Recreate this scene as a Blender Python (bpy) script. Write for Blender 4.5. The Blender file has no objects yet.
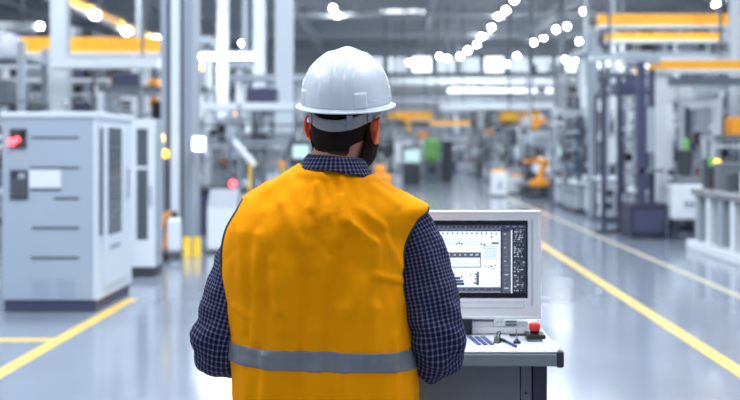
import bpy, bmesh, math, random
from mathutils import Vector, Matrix, Euler, noise
R = math.radians; PI = math.pi
sc = bpy.context.scene
col = sc.collection
F = 1016.0; H = 1.55; VX = 395.0; VY = 150.0       # focal length in pixels, eye height, vanishing point

def X(px, Y): return (px - VX) * Y / F
def Z(py, Y): return H - (py - VY) * Y / F
def YF(py): return F * H / (py - VY)                # depth of a floor point

# ------------------------------------------------------------------ materials
def mat(name, color, rough=0.5, metal=0.0, emit=None, estr=0.0, spec=0.5, noise_amt=0.0, nscale=8.0, bump=0.0, bscale=60.0, coat=0.0, sss=0.0, trans=0.0):
    m = bpy.data.materials.new(name); m.use_nodes = True
    nt = m.node_tree; b = nt.nodes['Principled BSDF']
    c = (color[0], color[1], color[2], 1)
    b.inputs['Base Color'].default_value = c
    b.inputs['Roughness'].default_value = rough
    b.inputs['Metallic'].default_value = metal
    b.inputs['Specular IOR Level'].default_value = spec
    b.inputs['Coat Weight'].default_value = coat
    if sss:
        b.inputs['Subsurface Weight'].default_value = sss
        b.inputs['Subsurface Radius'].default_value = (0.02, 0.006, 0.003)
        b.inputs['Subsurface Scale'].default_value = 0.6
    if trans: b.inputs['Transmission Weight'].default_value = trans
    if emit:
        b.inputs['Emission Color'].default_value = (*emit, 1); b.inputs['Emission Strength'].default_value = estr
    if noise_amt or bump:
        tc = nt.nodes.new('ShaderNodeTexCoord')
    if noise_amt:
        n = nt.nodes.new('ShaderNodeTexNoise'); n.inputs['Scale'].default_value = nscale; n.inputs['Detail'].default_value = 5
        nt.links.new(tc.outputs['Object'], n.inputs['Vector'])
        mr = nt.nodes.new('ShaderNodeMapRange'); mr.inputs['From Min'].default_value = .3; mr.inputs['From Max'].default_value = .7
        mr.inputs['To Min'].default_value = 1 - noise_amt; mr.inputs['To Max'].default_value = 1 + noise_amt
        nt.links.new(n.outputs['Fac'], mr.inputs['Value'])
        vm = nt.nodes.new('ShaderNodeVectorMath'); vm.operation = 'SCALE'; vm.inputs[0].default_value = color[:3]
        nt.links.new(mr.outputs['Result'], vm.inputs['Scale']); nt.links.new(vm.outputs['Vector'], b.inputs['Base Color'])
    if bump:
        n2 = nt.nodes.new('ShaderNodeTexNoise'); n2.inputs['Scale'].default_value = bscale; n2.inputs['Detail'].default_value = 4
        nt.links.new(tc.outputs['Object'], n2.inputs['Vector'])
        bp = nt.nodes.new('ShaderNodeBump'); bp.inputs['Strength'].default_value = bump; bp.inputs['Distance'].default_value = .01
        nt.links.new(n2.outputs['Fac'], bp.inputs['Height']); nt.links.new(bp.outputs['Normal'], b.inputs['Normal'])
    return m

def plaid_material(name, pitch=0.0108):
    m = bpy.data.materials.new(name); m.use_nodes = True
    nt = m.node_tree; b = nt.nodes['Principled BSDF']; L = nt.links
    uv = nt.nodes.new('ShaderNodeUVMap'); uv.uv_map = 'UVMap'
    sp = nt.nodes.new('ShaderNodeSeparateXYZ'); L.new(uv.outputs['UV'], sp.inputs[0])
    def line(sock, p, w, off=0.0):
        a = nt.nodes.new('ShaderNodeMath'); a.operation = 'MULTIPLY_ADD'; a.inputs[1].default_value = 1 / p; a.inputs[2].default_value = off; L.new(sock, a.inputs[0])
        f = nt.nodes.new('ShaderNodeMath'); f.operation = 'FRACT'; L.new(a.outputs[0], f.inputs[0])
        d = nt.nodes.new('ShaderNodeMath'); d.operation = 'SUBTRACT'; d.inputs[1].default_value = .5; L.new(f.outputs[0], d.inputs[0])
        ab = nt.nodes.new('ShaderNodeMath'); ab.operation = 'ABSOLUTE'; L.new(d.outputs[0], ab.inputs[0])
        mr = nt.nodes.new('ShaderNodeMapRange'); mr.inputs['From Min'].default_value = w * .55; mr.inputs['From Max'].default_value = w
        mr.inputs['To Min'].default_value = 1; mr.inputs['To Max'].default_value = 0; L.new(ab.outputs[0], mr.inputs['Value'])
        return mr.outputs['Result']
    a1 = line(sp.outputs['X'], pitch, .24); a2 = line(sp.outputs['Y'], pitch * .9, .2)
    s = nt.nodes.new('ShaderNodeMath'); s.operation = 'MULTIPLY_ADD'; L.new(a1, s.inputs[0]); s.inputs[1].default_value = .38
    t = nt.nodes.new('ShaderNodeMath'); t.operation = 'MULTIPLY'; L.new(a2, t.inputs[0]); t.inputs[1].default_value = .26
    L.new(t.outputs[0], s.inputs[2])
    x = nt.nodes.new('ShaderNodeMath'); x.operation = 'MULTIPLY'; L.new(a1, x.inputs[0]); L.new(a2, x.inputs[1])
    x2 = nt.nodes.new('ShaderNodeMath'); x2.operation = 'MULTIPLY_ADD'; L.new(x.outputs[0], x2.inputs[0]); x2.inputs[1].default_value = .5; L.new(s.outputs[0], x2.inputs[2])
    mx = nt.nodes.new('ShaderNodeMix'); mx.data_type = 'RGBA'; L.new(x2.outputs[0], mx.inputs['Factor'])
    mx.inputs['A'].default_value = (.011, .010, .028, 1); mx.inputs['B'].default_value = (.165, .17, .32, 1)
    L.new(mx.outputs['Result'], b.inputs['Base Color']); b.inputs['Roughness'].default_value = .9; b.inputs['Specular IOR Level'].default_value = .15
    return m

def vest_material():
    m = mat('hi_vis_fabric', (1.0, .345, .0), rough=.8, spec=.08)
    nt = m.node_tree; b = nt.nodes['Principled BSDF']; L = nt.links
    tc = nt.nodes.new('ShaderNodeTexCoord')
    n = nt.nodes.new('ShaderNodeTexNoise'); n.inputs['Scale'].default_value = 9; n.inputs['Detail'].default_value = 6; n.inputs['Distortion'].default_value = .6
    mp = nt.nodes.new('ShaderNodeMapping'); mp.inputs['Scale'].default_value = (1.6, 1, .5); L.new(tc.outputs['Object'], mp.inputs[0]); L.new(mp.outputs[0], n.inputs['Vector'])
    w = nt.nodes.new('ShaderNodeTexNoise'); w.inputs['Scale'].default_value = 900; L.new(tc.outputs['Object'], w.inputs['Vector'])
    b1 = nt.nodes.new('ShaderNodeBump'); b1.inputs['Strength'].default_value = .35; b1.inputs['Distance'].default_value = .02; L.new(n.outputs['Fac'], b1.inputs['Height'])
    b2 = nt.nodes.new('ShaderNodeBump'); b2.inputs['Strength'].default_value = .12; b2.inputs['Distance'].default_value = .001; L.new(w.outputs['Fac'], b2.inputs['Height']); L.new(b1.outputs[0], b2.inputs['Normal'])
    L.new(b2.outputs[0], b.inputs['Normal'])
    b.inputs['Sheen Weight'].default_value = 0
    return m

def hair_material(name, lo, hi, axis_soft=True):
    """short hair that fades into skin towards the nape"""
    m = bpy.data.materials.new(name); m.use_nodes = True; nt = m.node_tree; L = nt.links; b = nt.nodes['Principled BSDF']
    tc = nt.nodes.new('ShaderNodeTexCoord'); sp = nt.nodes.new('ShaderNodeSeparateXYZ'); L.new(tc.outputs['Object'], sp.inputs[0])
    n = nt.nodes.new('ShaderNodeTexNoise'); n.inputs['Scale'].default_value = 260; n.inputs['Detail'].default_value = 3; L.new(tc.outputs['Object'], n.inputs['Vector'])
    a = nt.nodes.new('ShaderNodeMath'); a.operation = 'MULTIPLY_ADD'; L.new(n.outputs['Fac'], a.inputs[0]); a.inputs[1].default_value = .02; L.new(sp.outputs['Z'], a.inputs[2])
    mr = nt.nodes.new('ShaderNodeMapRange'); mr.inputs['From Min'].default_value = lo; mr.inputs['From Max'].default_value = hi; L.new(a.outputs[0], mr.inputs['Value'])
    mx = nt.nodes.new('ShaderNodeMix'); mx.data_type = 'RGBA'; L.new(mr.outputs[0], mx.inputs['Factor'])
    mx.inputs['A'].default_value = (.36, .17, .12, 1); mx.inputs['B'].default_value = (.016, .010, .009, 1)
    L.new(mx.outputs['Result'], b.inputs['Base Color']); b.inputs['Roughness'].default_value = .9; b.inputs['Specular IOR Level'].default_value = .15
    bp = nt.nodes.new('ShaderNodeBump'); bp.inputs['Strength'].default_value = .5; bp.inputs['Distance'].default_value = .003; L.new(n.outputs['Fac'], bp.inputs['Height']); L.new(bp.outputs[0], b.inputs['Normal'])
    return m

def floor_material():
    m = mat('epoxy_floor', (.27, .31, .37), rough=.17, spec=.6)
    nt = m.node_tree; b = nt.nodes['Principled BSDF']; L = nt.links
    tc = nt.nodes.new('ShaderNodeTexCoord')
    n = nt.nodes.new('ShaderNodeTexNoise'); n.inputs['Scale'].default_value = .9; n.inputs['Detail'].default_value = 6; L.new(tc.outputs['Object'], n.inputs['Vector'])
    cr = nt.nodes.new('ShaderNodeMix'); cr.data_type = 'RGBA'; L.new(n.outputs['Fac'], cr.inputs['Factor'])
    cr.inputs['A'].default_value = (.19, .225, .285, 1); cr.inputs['B'].default_value = (.25, .29, .355, 1)
    L.new(cr.outputs['Result'], b.inputs['Base Color'])
    n2 = nt.nodes.new('ShaderNodeTexNoise'); n2.inputs['Scale'].default_value = 2.2; n2.inputs['Detail'].default_value = 3; L.new(tc.outputs['Object'], n2.inputs['Vector'])
    mr = nt.nodes.new('ShaderNodeMapRange'); mr.inputs['To Min'].default_value = .09; mr.inputs['To Max'].default_value = .20; L.new(n2.outputs['Fac'], mr.inputs['Value']); L.new(mr.outputs[0], b.inputs['Roughness'])
    n3 = nt.nodes.new('ShaderNodeTexNoise'); n3.inputs['Scale'].default_value = 1.3; n3.inputs['Detail'].default_value = 2; L.new(tc.outputs['Object'], n3.inputs['Vector'])
    bp = nt.nodes.new('ShaderNodeBump'); bp.inputs['Strength'].default_value = .12; bp.inputs['Distance'].default_value = .02; L.new(n3.outputs['Fac'], bp.inputs['Height']); L.new(bp.outputs[0], b.inputs['Normal'])
    return m

M = {}
M['vest'] = vest_material()
M['plaid'] = plaid_material('navy_check_shirt')
M['stripe'] = mat('reflective_tape', (.20, .205, .225), rough=.42, spec=.5, noise_amt=.06, nscale=30)
M['binding'] = mat('dark_binding', (.03, .045, .045), rough=.8)
M['skin'] = mat('skin', (.50, .235, .155), rough=.5, sss=.25, noise_amt=.06, nscale=60)
M['ear'] = mat('ear_skin_backlit', (.82, .16, .05), rough=.45, sss=.5)  # natural ear redness plus an orange backlit glow put into the base colour
M['hair'] = hair_material('dark_hair', -.082, -.052)
M['beard'] = mat('beard_hair', (.014, .006, .004), rough=.9, spec=.15, bump=.6, bscale=250)
M['eye'] = mat('eye_white', (.8, .8, .78), rough=.2)
M['iris'] = mat('iris', (.05, .03, .02), rough=.1)
M['helmet'] = mat('helmet_plastic', (.74, .80, .87), rough=.3, coat=.35, noise_amt=.03, nscale=25, bump=.05, bscale=70)
M['strapgrey'] = mat('headband_plastic', (.30, .31, .34), rough=.5, bump=.15, bscale=90)
M['foam'] = mat('helmet_lining', (.012, .012, .016), rough=.8)
M['trousers'] = mat('trouser_cloth', (.02, .024, .045), rough=.9, bump=.2)
M['shoe'] = mat('shoe_leather', (.02, .015, .012), rough=.5)
M['sole'] = mat('rubber', (.03, .03, .03), rough=.8)
M['bezel'] = mat('monitor_housing', (.84, .89, .94), rough=.38)
M['bezel_in'] = mat('monitor_inset', (.55, .62, .72), rough=.45)
M['black'] = mat('black_plastic', (.008, .008, .012), rough=.4)
M['glassblack'] = mat('screen_border', (.002, .002, .004), rough=.15)
M['alu'] = mat('brushed_aluminium', (.26, .29, .31), rough=.42, metal=.35)
M['desk'] = mat('console_worktop', (.68, .72, .78), rough=.22)
M['deskpanel'] = mat('console_panel', (.16, .18, .205), rough=.5)
M['darkpurple'] = mat('dark_violet_paint', (.035, .032, .07), rough=.5)
M['red'] = mat('red_button', (.85, .03, .015), rough=.3)
M['bluestrip'] = mat('blue_strip', (.05, .06, .24), rough=.35)
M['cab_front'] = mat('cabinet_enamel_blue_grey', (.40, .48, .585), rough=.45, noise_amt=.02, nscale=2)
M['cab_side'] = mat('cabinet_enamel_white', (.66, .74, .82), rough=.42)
M['white'] = mat('white_enamel', (.78, .83, .88), rough=.45)
M['lgrey'] = mat('light_grey_paint', (.38, .43, .49), rough=.5)
M['mgrey'] = mat('mid_grey_paint', (.14, .16, .19), rough=.5)
M['steel'] = mat('machine_steel', (.55, .59, .64), rough=.25, metal=.8)
M['dgrey'] = mat('dark_grey_paint', (.045, .05, .065), rough=.55)
M['navy'] = mat('navy_machine_paint', (.06, .065, .13), rough=.5)
M['copper'] = mat('copper_brown_paint', (.45, .22, .12), rough=.4)
M['orange'] = mat('orange_machine_paint', (.95, .36, .02), rough=.5)
M['amber'] = mat('crane_yellow_paint', (1.0, .46, .03), rough=.5)
M['yellow'] = mat('safety_yellow_paint', (.95, .62, .03), rough=.5)
M['linepaint'] = mat('floor_line_paint', (.86, .56, .12), rough=.3, noise_amt=.08, nscale=3)
M['linepale'] = mat('faded_floor_line_paint', (.55, .50, .38), rough=.3, noise_amt=.1, nscale=3)
M['green'] = mat('green_paint', (.20, .50, .14), rough=.5)
M['floor'] = floor_material()
M['roof'] = mat('roof_sheet', (.22, .23, .255), rough=.7)
M['roofbeam'] = mat('roof_steel', (.62, .66, .72), rough=.6)
M['wall'] = mat('wall_cladding', (.64, .69, .75), rough=.6)
M['column'] = mat('column_paint', (.30, .36, .44), rough=.42)
M['columnlight'] = mat('column_light_paint', (.68, .74, .80), rough=.42)
M['window'] = mat('daylight_window', (.8, .9, 1), rough=.3, emit=(.78, .9, 1), estr=.75)
M['window_bright'] = mat('daylight_window_bright', (.8, .9, 1), rough=.3, emit=(.85, .95, 1), estr=2.2)
M['lamp'] = mat('lamp_lens', (1, 1, 1), rough=.3, emit=(.94, .98, 1), estr=70)
M['lampdim'] = mat('lamp_lens_dim', (1, 1, 1), rough=.3, emit=(.9, .96, 1), estr=5)
M['lampsoft'] = mat('lamp_lens_soft', (1, 1, 1), rough=.3, emit=(.9, .96, 1), estr=1.3)
M['lampwarm'] = mat('amber_lens', (1, .6, .2), rough=.3, emit=(1, .55, .18), estr=2.5)
M['lampred'] = mat('red_lens', (1, .05, .05), rough=.3, emit=(1, .05, .06), estr=6)
M['lampyellow'] = mat('yellow_lens', (1, .7, .1), rough=.3, emit=(1, .62, .04), estr=1.6)
M['lampgreen'] = mat('green_lens', (.3, .9, .4), rough=.3, emit=(.35, .8, .3), estr=1.2)
M['screenglow'] = mat('machine_screen', (.3, .4, .45), rough=.2, emit=(.6, .9, .85), estr=.6)
M['tinted'] = mat('smoked_glass', (.09, .11, .13), rough=.12, spec=.8)
M['vent'] = mat('vent_slot', (.12, .145, .18), rough=.7)
M['paper'] = mat('white_plate', (.80, .87, .95), rough=.4)
# screen colours
def em(n, c, s): return mat(n, (0.02, 0.02, 0.02), rough=.2, emit=c, estr=s)
M['s_white'] = em('ui_white', (.78, .88, 1), 1.0)
M['s_pale'] = em('ui_pale', (.62, .74, .88), .8)
M['s_dark'] = em('ui_dark', (.03, .035, .10), .8)
M['s_grey'] = em('ui_grey', (.09, .10, .14), .9)
M['s_black'] = em('ui_black', (.01, .01, .03), .6)
M['s_txt'] = em('ui_text', (.35, .40, .60), .5)
M['s_bar'] = em('ui_bar', (.05, .055, .14), .8)

# ------------------------------------------------------------------ mesh helpers
class MB:
    def __init__(s): s.v = []; s.f = []; s.m = []; s.uv = None
    def add(s, vs, fs, mi=0):
        o = len(s.v); s.v += [tuple(p) for p in vs]; s.f += [tuple(i + o for i in f) for f in fs]; s.m += [mi] * len(fs); return s
    def box(s, x0, x1, y0, y1, z0, z1, mi=0):
        return s.add([(x0,y0,z0),(x1,y0,z0),(x1,y1,z0),(x0,y1,z0),(x0,y0,z1),(x1,y0,z1),(x1,y1,z1),(x0,y1,z1)],
                     [(0,3,2,1),(4,5,6,7),(0,1,5,4),(1,2,6,5),(2,3,7,6),(3,0,4,7)], mi)
    def prism(s, pts, y0, y1, mi=0):
        """outline in x,z extruded along y"""
        n = len(pts)
        vs = [(p[0], y0, p[1]) for p in pts] + [(p[0], y1, p[1]) for p in pts]
        fs = [tuple(range(n)), tuple(range(2 * n - 1, n - 1, -1))] + [(i, i + n, (i + 1) % n + n, (i + 1) % n) for i in range(n)]
        return s.add(vs, fs, mi)
    def prismx(s, pts, x0, x1, mi=0):
        n = len(pts)
        vs = [(x0, p[0], p[1]) for p in pts] + [(x1, p[0], p[1]) for p in pts]
        fs = [tuple(range(n - 1, -1, -1)), tuple(range(n, 2 * n))] + [(i, (i + 1) % n, (i + 1) % n + n, i + n) for i in range(n)]
        return s.add(vs, fs, mi)
    def tube(s, pts, rad, n=10, mi=0, cap=True):
        pts = [Vector(p) for p in pts]
        rr = rad if isinstance(rad, (list, tuple)) else [rad] * len(pts)
        up = Vector((0, 0, 1)); rings = []
        prev = None
        for i, p in enumerate(pts):
            d = (pts[min(i + 1, len(pts) - 1)] - pts[max(i - 1, 0)]).normalized()
            if prev is None:
                a = d.cross(up)
                if a.length < .05: a = d.cross(Vector((0, 1, 0)))
                a.normalize()
            else:
                a = (prev - d * prev.dot(d)).normalized()
            prev = a; b = d.cross(a)
            rings.append([p + (a * math.cos(2*PI*k/n) + b * math.sin(2*PI*k/n)) * rr[i] for k in range(n)])
        vs = [q for r in rings for q in r]; fs = []
        for i in range(len(pts) - 1):
            for k in range(n):
                fs.append((i*n+k, i*n+(k+1) % n, (i+1)*n+(k+1) % n, (i+1)*n+k))
        if cap: fs += [tuple(range(n-1, -1, -1)), tuple((len(pts)-1)*n + k for k in range(n))]
        return s.add(vs, fs, mi)
    def rings(s, rings, cap=True, mi=0):
        n = len(rings[0]); vs = [q for r in rings for q in r]; fs = []
        for i in range(len(rings) - 1):
            for k in range(n):
                fs.append((i*n+k, i*n+(k+1) % n, (i+1)*n+(k+1) % n, (i+1)*n+k))
        if cap: fs += [tuple(range(n-1, -1, -1)), tuple((len(rings)-1)*n + k for k in range(n))]
        return s.add(vs, fs, mi)
    def lathe(s, prof, c=(0,0,0), n=20, mi=0):
        return s.rings([[(c[0]+r*math.cos(2*PI*k/n), c[1]+r*math.sin(2*PI*k/n), c[2]+z) for k in range(n)] for r, z in prof], True, mi)
    def ball(s, c, r, n=16, mi=0):
        rx, ry, rz = r if isinstance(r, (tuple, list)) else (r, r, r)
        rg = []
        for i in range(1, n):
            t = PI * i / n
            rg.append([(c[0]+rx*math.sin(t)*math.cos(2*PI*k/n), c[1]+ry*math.sin(t)*math.sin(2*PI*k/n), c[2]-rz*math.cos(t)) for k in range(n)])
        return s.rings(rg, True, mi)
    def xf(s, mtx):
        s.v = [tuple(mtx @ Vector(p)) for p in s.v]; return s
    def build(s, name, mats, parent=None, smooth=False, bevel=0, seg=2):
        me = bpy.data.meshes.new(name); me.from_pydata(s.v, [], s.f)
        if not isinstance(mats, (list, tuple)): mats = [mats]
        for m in mats: me.materials.append(m)
        for p, k in zip(me.polygons, s.m): p.material_index = k
        bm = bmesh.new(); bm.from_mesh(me); bmesh.ops.recalc_face_normals(bm, faces=bm.faces); bm.to_mesh(me); bm.free()
        if smooth:
            me.polygons.foreach_set('use_smooth', [True] * len(me.polygons))
            try: me.set_sharp_from_angle(angle=R(50))
            except Exception: pass
        o = bpy.data.objects.new(name, me); col.objects.link(o)
        if parent: o.parent = parent
        if bevel:
            b = o.modifiers.new('bevel', 'BEVEL'); b.width = bevel; b.segments = seg; b.limit_method = 'ANGLE'; b.angle_limit = R(40); b.harden_normals = False
        return o

def tag(o, label=None, cat=None, group=None, kind=None):
    if label: o['label'] = label
    if cat: o['category'] = cat
    if group: o['group'] = group
    if kind: o['kind'] = kind
    return o
def empty(name, loc=(0,0,0), rz=0, label=None, cat=None, group=None):
    o = bpy.data.objects.new(name, None); col.objects.link(o); o.location = loc; o.rotation_euler = (0, 0, rz); o.empty_display_size = .2
    return tag(o, label, cat, group)
KIDS = {}
def kids(o): return [c for c in bpy.data.objects if c.parent is o]
def snapshot(o):
    """thing -> nested list, read once so that copying stays quick"""
    return (o, [snapshot(c) for c in kids(o)])
def copy_tree(snap, parent=None):
    o, ch = snap
    c = o.copy(); col.objects.link(c); c.parent = parent
    for k in ch: copy_tree(k, c)
    return c
def struct(mb, name, m, **k):
    return tag(mb.build(name, m, **k), kind='structure')

def interp(tab, t):
    """rows (t, a, b, ...) smooth interpolation"""
    if t <= tab[0][0]: return list(tab[0][1:])
    if t >= tab[-1][0]: return list(tab[-1][1:])
    for i in range(len(tab) - 1):
        if tab[i][0] <= t <= tab[i+1][0]:
            p1 = tab[i]; p2 = tab[i+1]; p0 = tab[max(i-1, 0)]; p3 = tab[min(i+2, len(tab)-1)]
            h = p2[0] - p1[0]; u = (t - p1[0]) / h; out = []
            for j in range(1, len(p1)):
                m1 = (p2[j]-p0[j]) / max(p2[0]-p0[0], 1e-9) * h; m2 = (p3[j]-p1[j]) / max(p3[0]-p1[0], 1e-9) * h
                out.append((2*u**3-3*u*u+1)*p1[j] + (u**3-2*u*u+u)*m1 + (-2*u**3+3*u*u)*p2[j] + (u**3-u*u)*m2)
            return out
def grid_mesh(name, P, mats, parent, uv=None, skip=None, solid=0, subsurf=0):
    """P[i][j] grid of points; skip(i,j) leaves a face out"""
    ni = len(P); nj = len(P[0]); me = bpy.data.meshes.new(name); fs = []
    for i in range(ni-1):
        for j in range(nj-1):
            if skip and skip(i, j): continue
            fs.append((i*nj+j, i*nj+j+1, (i+1)*nj+j+1, (i+1)*nj+j))
    me.from_pydata([tuple(p) for r in P for p in r], [], fs)
    if not isinstance(mats, (list, tuple)): mats = [mats]
    for m in mats: me.materials.append(m)
    if uv:
        l = me.uv_layers.new(name='UVMap')
        for lp in me.loops:
            i, j = divmod(lp.vertex_index, nj); l.data[lp.index].uv = uv[i][j]
    me.polygons.foreach_set('use_smooth', [True] * len(me.polygons))
    o = bpy.data.objects.new(name, me); col.objects.link(o); o.parent = parent
    if solid:
        s = o.modifiers.new('solid', 'SOLIDIFY'); s.thickness = abs(solid); s.offset = 1 if solid > 0 else -1
    if subsurf:
        s = o.modifiers.new('sub', 'SUBSURF'); s.levels = subsurf; s.render_levels = subsurf
    return o

# ================================================================== THE PERSON
YM = 2.72; SP = F / YM                                  # pixels per metre at the person's depth
XM = X(326, YM)
def wx(px): return (px - VX) / SP - XM                  # person-local x
def wz(py): return H - (py - VY) / SP
person = empty('person', (XM, YM, 0), 0, 'person in white hard hat and orange-yellow safety vest, standing with back turned at the console', 'person')

# vest / torso surface: rows (py, left px, right px, back y, front y, roll)
TOR = [(470, 238, 422, -.150, .150, 0), (430, 238, 420, -.152, .150, 0), (400, 236.5, 418.5, -.152, .150, .0), (355, 232, 412, -.152, .148, .0), (310, 227, 407, -.155, .145, .0),
       (260, 222, 406, -.160, .140, .01), (232, 226, 412, -.158, .13, .02), (215, 234, 422, -.15, .115, .03), (204, 243, 428, -.136, .10, .045), (194, 257, 413, -.120, .088, .045),
       (184, 274, 394, -.103, .078, .06), (175, 290, 378, -.090, .075, .10), (169, 299, 368, -.080, .075, .12)]
TOR.sort()
def tor(t, th, grow=0.0, scale=1.0):
    """t = image-height parameter (rows of TOR), th angle: 0 = right side, -pi/2 = back"""
    l, r, yb, yf, roll = interp(TOR, t)
    cx = wx((l + r) / 2); hw = (r - l) / 2 / SP * scale + grow
    c, s_ = math.cos(th), math.sin(th); e = 2 / (2.7 if t > 200 else 2.7 - .6 * min(1, (200 - t) / 30))
    x = cx + hw * math.copysign(abs(c) ** e, c)
    dy = (-yb if s_ < 0 else yf) * scale + grow
    y = dy * math.copysign(abs(s_) ** e, s_)
    z = wz(t) - (x - cx) * roll
    return Vector((x, y, z))
# folds on the back of the vest: (x0,y0,x1,y1,width px,amp m)
FOLD = [(326,240,322,345,20,-.007),(290,262,286,345,18,.006),(386,250,382,345,14,.004),(352,262,356,345,12,.004),(341,178,345,216,4,.004),(322,178,312,206,4,.004),(300,345,296,420,7,-.005),(318,188,338,232,5,.006),(330,186,352,222,4,.004),(300,190,306,222,6,.004),(286,205,312,262,7,.007),(270,212,282,300,9,.007),(330,235,318,320,10,.008),(352,250,362,262,14,-.004),
        (345,215,372,236,5,.0045),(360,205,384,222,5,.004),(372,268,398,276,5,.004),(352,236,330,300,9,-.007),(304,250,300,345,11,-.007),(262,232,256,330,8,.006),(243,230,246,320,7,.004),
        (384,230,398,262,6,.004),(372,300,368,350,9,.006),(340,300,345,420,10,.007),(318,330,310,420,9,.005),(268,345,264,420,8,.005),(284,330,288,420,7,-.004),
        (392,330,396,410,7,.004),(228,352,262,352,6,.003),(250,340,270,345,4,.003),(288,180,262,196,5,.004),(372,186,398,200,5,.0035),(300,176,330,180,4,.003),(340,196,326,214,4,.005),(312,212,330,248,4,-.004),(236,300,250,308,5,.003),(376,240,350,300,12,.005)]
def fold(px, py):
    d = 0
    for x0, y0, x1, y1, w, a in FOLD:
        dx, dy = x1-x0, y1-y0; u = max(0, min(1, ((px-x0)*dx+(py-y0)*dy)/(dx*dx+dy*dy)))
        q = math.hypot(px-x0-u*dx, py-y0-u*dy) / (w*.72)
        if q < 3: d += a * math.exp(-q*q) 
    return d
def vest_pt(t, th, grow=0.0):
    p = tor(t, th, grow)
    k = max(0, -math.sin(th)) ** .6
    px = VX + (p.x + XM) * F / (YM + p.y); 
    d = fold(px, t) * k * 1.9
    q = Vector((p.x * 7, p.y * 7, p.z * 4))
    d += noise.noise(q) * .006 + noise.noise(q * 2.7) * .003 + noise.noise(Vector((p.x*22 + 3*noise.noise(q*.8), p.y*8, p.z*6))) * .004 + abs(noise.noise(Vector((p.x*13-p.z*7, p.y*5, p.z*9+p.x*4)))) * .006
    d = max(d, -.010)
    if t > 340: d += .003 * math.sin(th * 13 + t * .02) * min(1, (t-340)/60)
    c = tor(t, 0); c2 = tor(t, PI); ctr = (c + c2) / 2
    n = Vector((p.x - ctr.x, p.y, 0)); n.normalize()
    if t < 215: n = (n + Vector((0, 0, .9 * min(1, (215-t)/20)))).normalized()
    if t < 176: d *= (t-160)/16
    return p + n * d
NT, NTH = 170, 220
ts = [470 - (470-168) * i / NT for i in range(NT + 1)]
ths = [PI/2 + 2*PI*j/NTH for j in range(NTH + 1)]
Pv = [[vest_pt(t, th) for th in ths] for t in ts]
def armhole(t, th):
    if not (203 < t < 305): return False
    c = abs(math.cos(th)); lim = .93
    if t > 280: lim = .93 + .07 * ((t-280)/25)**2
    if t < 212: lim = .93 + .05 * (212-t)/9
    return c > lim
vest = grid_mesh('safety_vest', Pv, M['vest'], person, skip=lambda i, j: armhole((ts[i]+ts[i+1])/2, (ths[j]+ths[j+1])/2), solid=.003)
vest['label'] = 'orange-yellow sleeveless vest'
# reflective stripe round the waist
def stripe_t(px_side, k):  # k 0..1 across the height
    return 336 + 8.5 * px_side + 19 * k
Ps = []
for i in range(13):
    row = []
    for th in ths:
        sx = .5 + .5 * math.cos(th)
        row.append(vest_pt(stripe_t(sx, i/12) , th, .0042))
    Ps.append(row[:])
Ps.reverse()
so = grid_mesh('reflective_stripe', Ps, M['stripe'], vest, solid=.0008); so['label'] = 'grey reflective band'
# dark binding along both armholes and the neckline
for side in (0, 1):
    b = MB()
    for back in (1, -1):
        pts = []
        for t in [304 - 101*q/40 for q in range(41)]:
            lim = .93
            if t > 280: lim = .93 + .07 * ((t-280)/25)**2
            if t < 212: lim = .93 + .05 * (212-t)/9
            a = math.acos(min(1, lim)); th = (-a if side else PI + a) if back == 1 else (a if side else PI - a)
            pts.append(vest_pt(t, th, .0025))
        b.tube(pts, .0042, 8)
    b.build('armhole_binding', M['binding'], vest, smooth=True)
b = MB(); b.tube([vest_pt(168.4, th, .001) for th in ths], .0028, 8); b.build('neckline_binding', M['binding'], vest, smooth=True)

# shirt: torso under the vest, sleeves, collar
uvt = []; Pt = []
for i in range(41):
    t = 450 - (450-164) * i / 40; row = []; ur = []
    for j in range(81):
        th = PI/2 + 2*PI*j/80; row.append(tor(t, th, -.016)); ur.append((th*.19, wz(t)))
    Pt.append(row); uvt.append(ur)
shirt = grid_mesh('shirt', Pt, M['plaid'], person, uv=uvt); shirt['label'] = 'navy checked shirt'

def sleeve(pts, seed, parent):
    """pts rows (x,y,z,r) person-local; tube with cloth wrinkles and running UVs in metres"""
    tab = [(k, *p) for k, p in enumerate(pts)]; n = (len(pts)-1) * 22; m = 72
    c = [interp(tab, (len(pts)-1) * i / n) for i in range(n+1)]
    P = []; U = []; L = 0; prev = None
    for i in range(n+1):
        p = Vector(c[i][:3]); a = Vector(c[max(i-1,0)][:3]); bq = Vector(c[min(i+1,n)][:3]); d = (bq-a).normalized()
        if prev is None: e1 = d.cross(Vector((0,-1,0))).normalized()
        else: e1 = (prev - d*prev.dot(d)).normalized()
        prev = e1; e2 = d.cross(e1)
        if i: L += (p-Vector(c[i-1][:3])).length
        row = []; ur = []
        for j in range(m+1):
            an = PI/2*0 + 2*PI*j/m; dr = e1*math.cos(an) + e2*math.sin(an); r = c[i][3]
            q = p + dr*r
            w = noise.noise(Vector((q.x*14+seed, q.y*14, q.z*20)))*.0055 + noise.noise(Vector((q.x*34, q.y*34+seed, q.z*52)))*.0026
            el = math.exp(-((i/n - .60)/.16)**2)
            w += el * .0045 * math.sin(L*95 + 2.2*math.sin(an*1.0+seed) + 1.4*math.sin(an*2+seed*2) + seed) + (.35+.65*el)*.008*(abs(noise.noise(Vector((an*1.3+seed, L*17+an*.9, seed))))-.2)
            w += .0022*math.sin(an*5 + L*18+seed)
            row.append(q + dr*w); ur.append((an*.066, L))
        P.append(row); U.append(ur)
    return grid_mesh('sleeve', P, M['plaid'], parent, uv=U, solid=-.002), P[-1]

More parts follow.
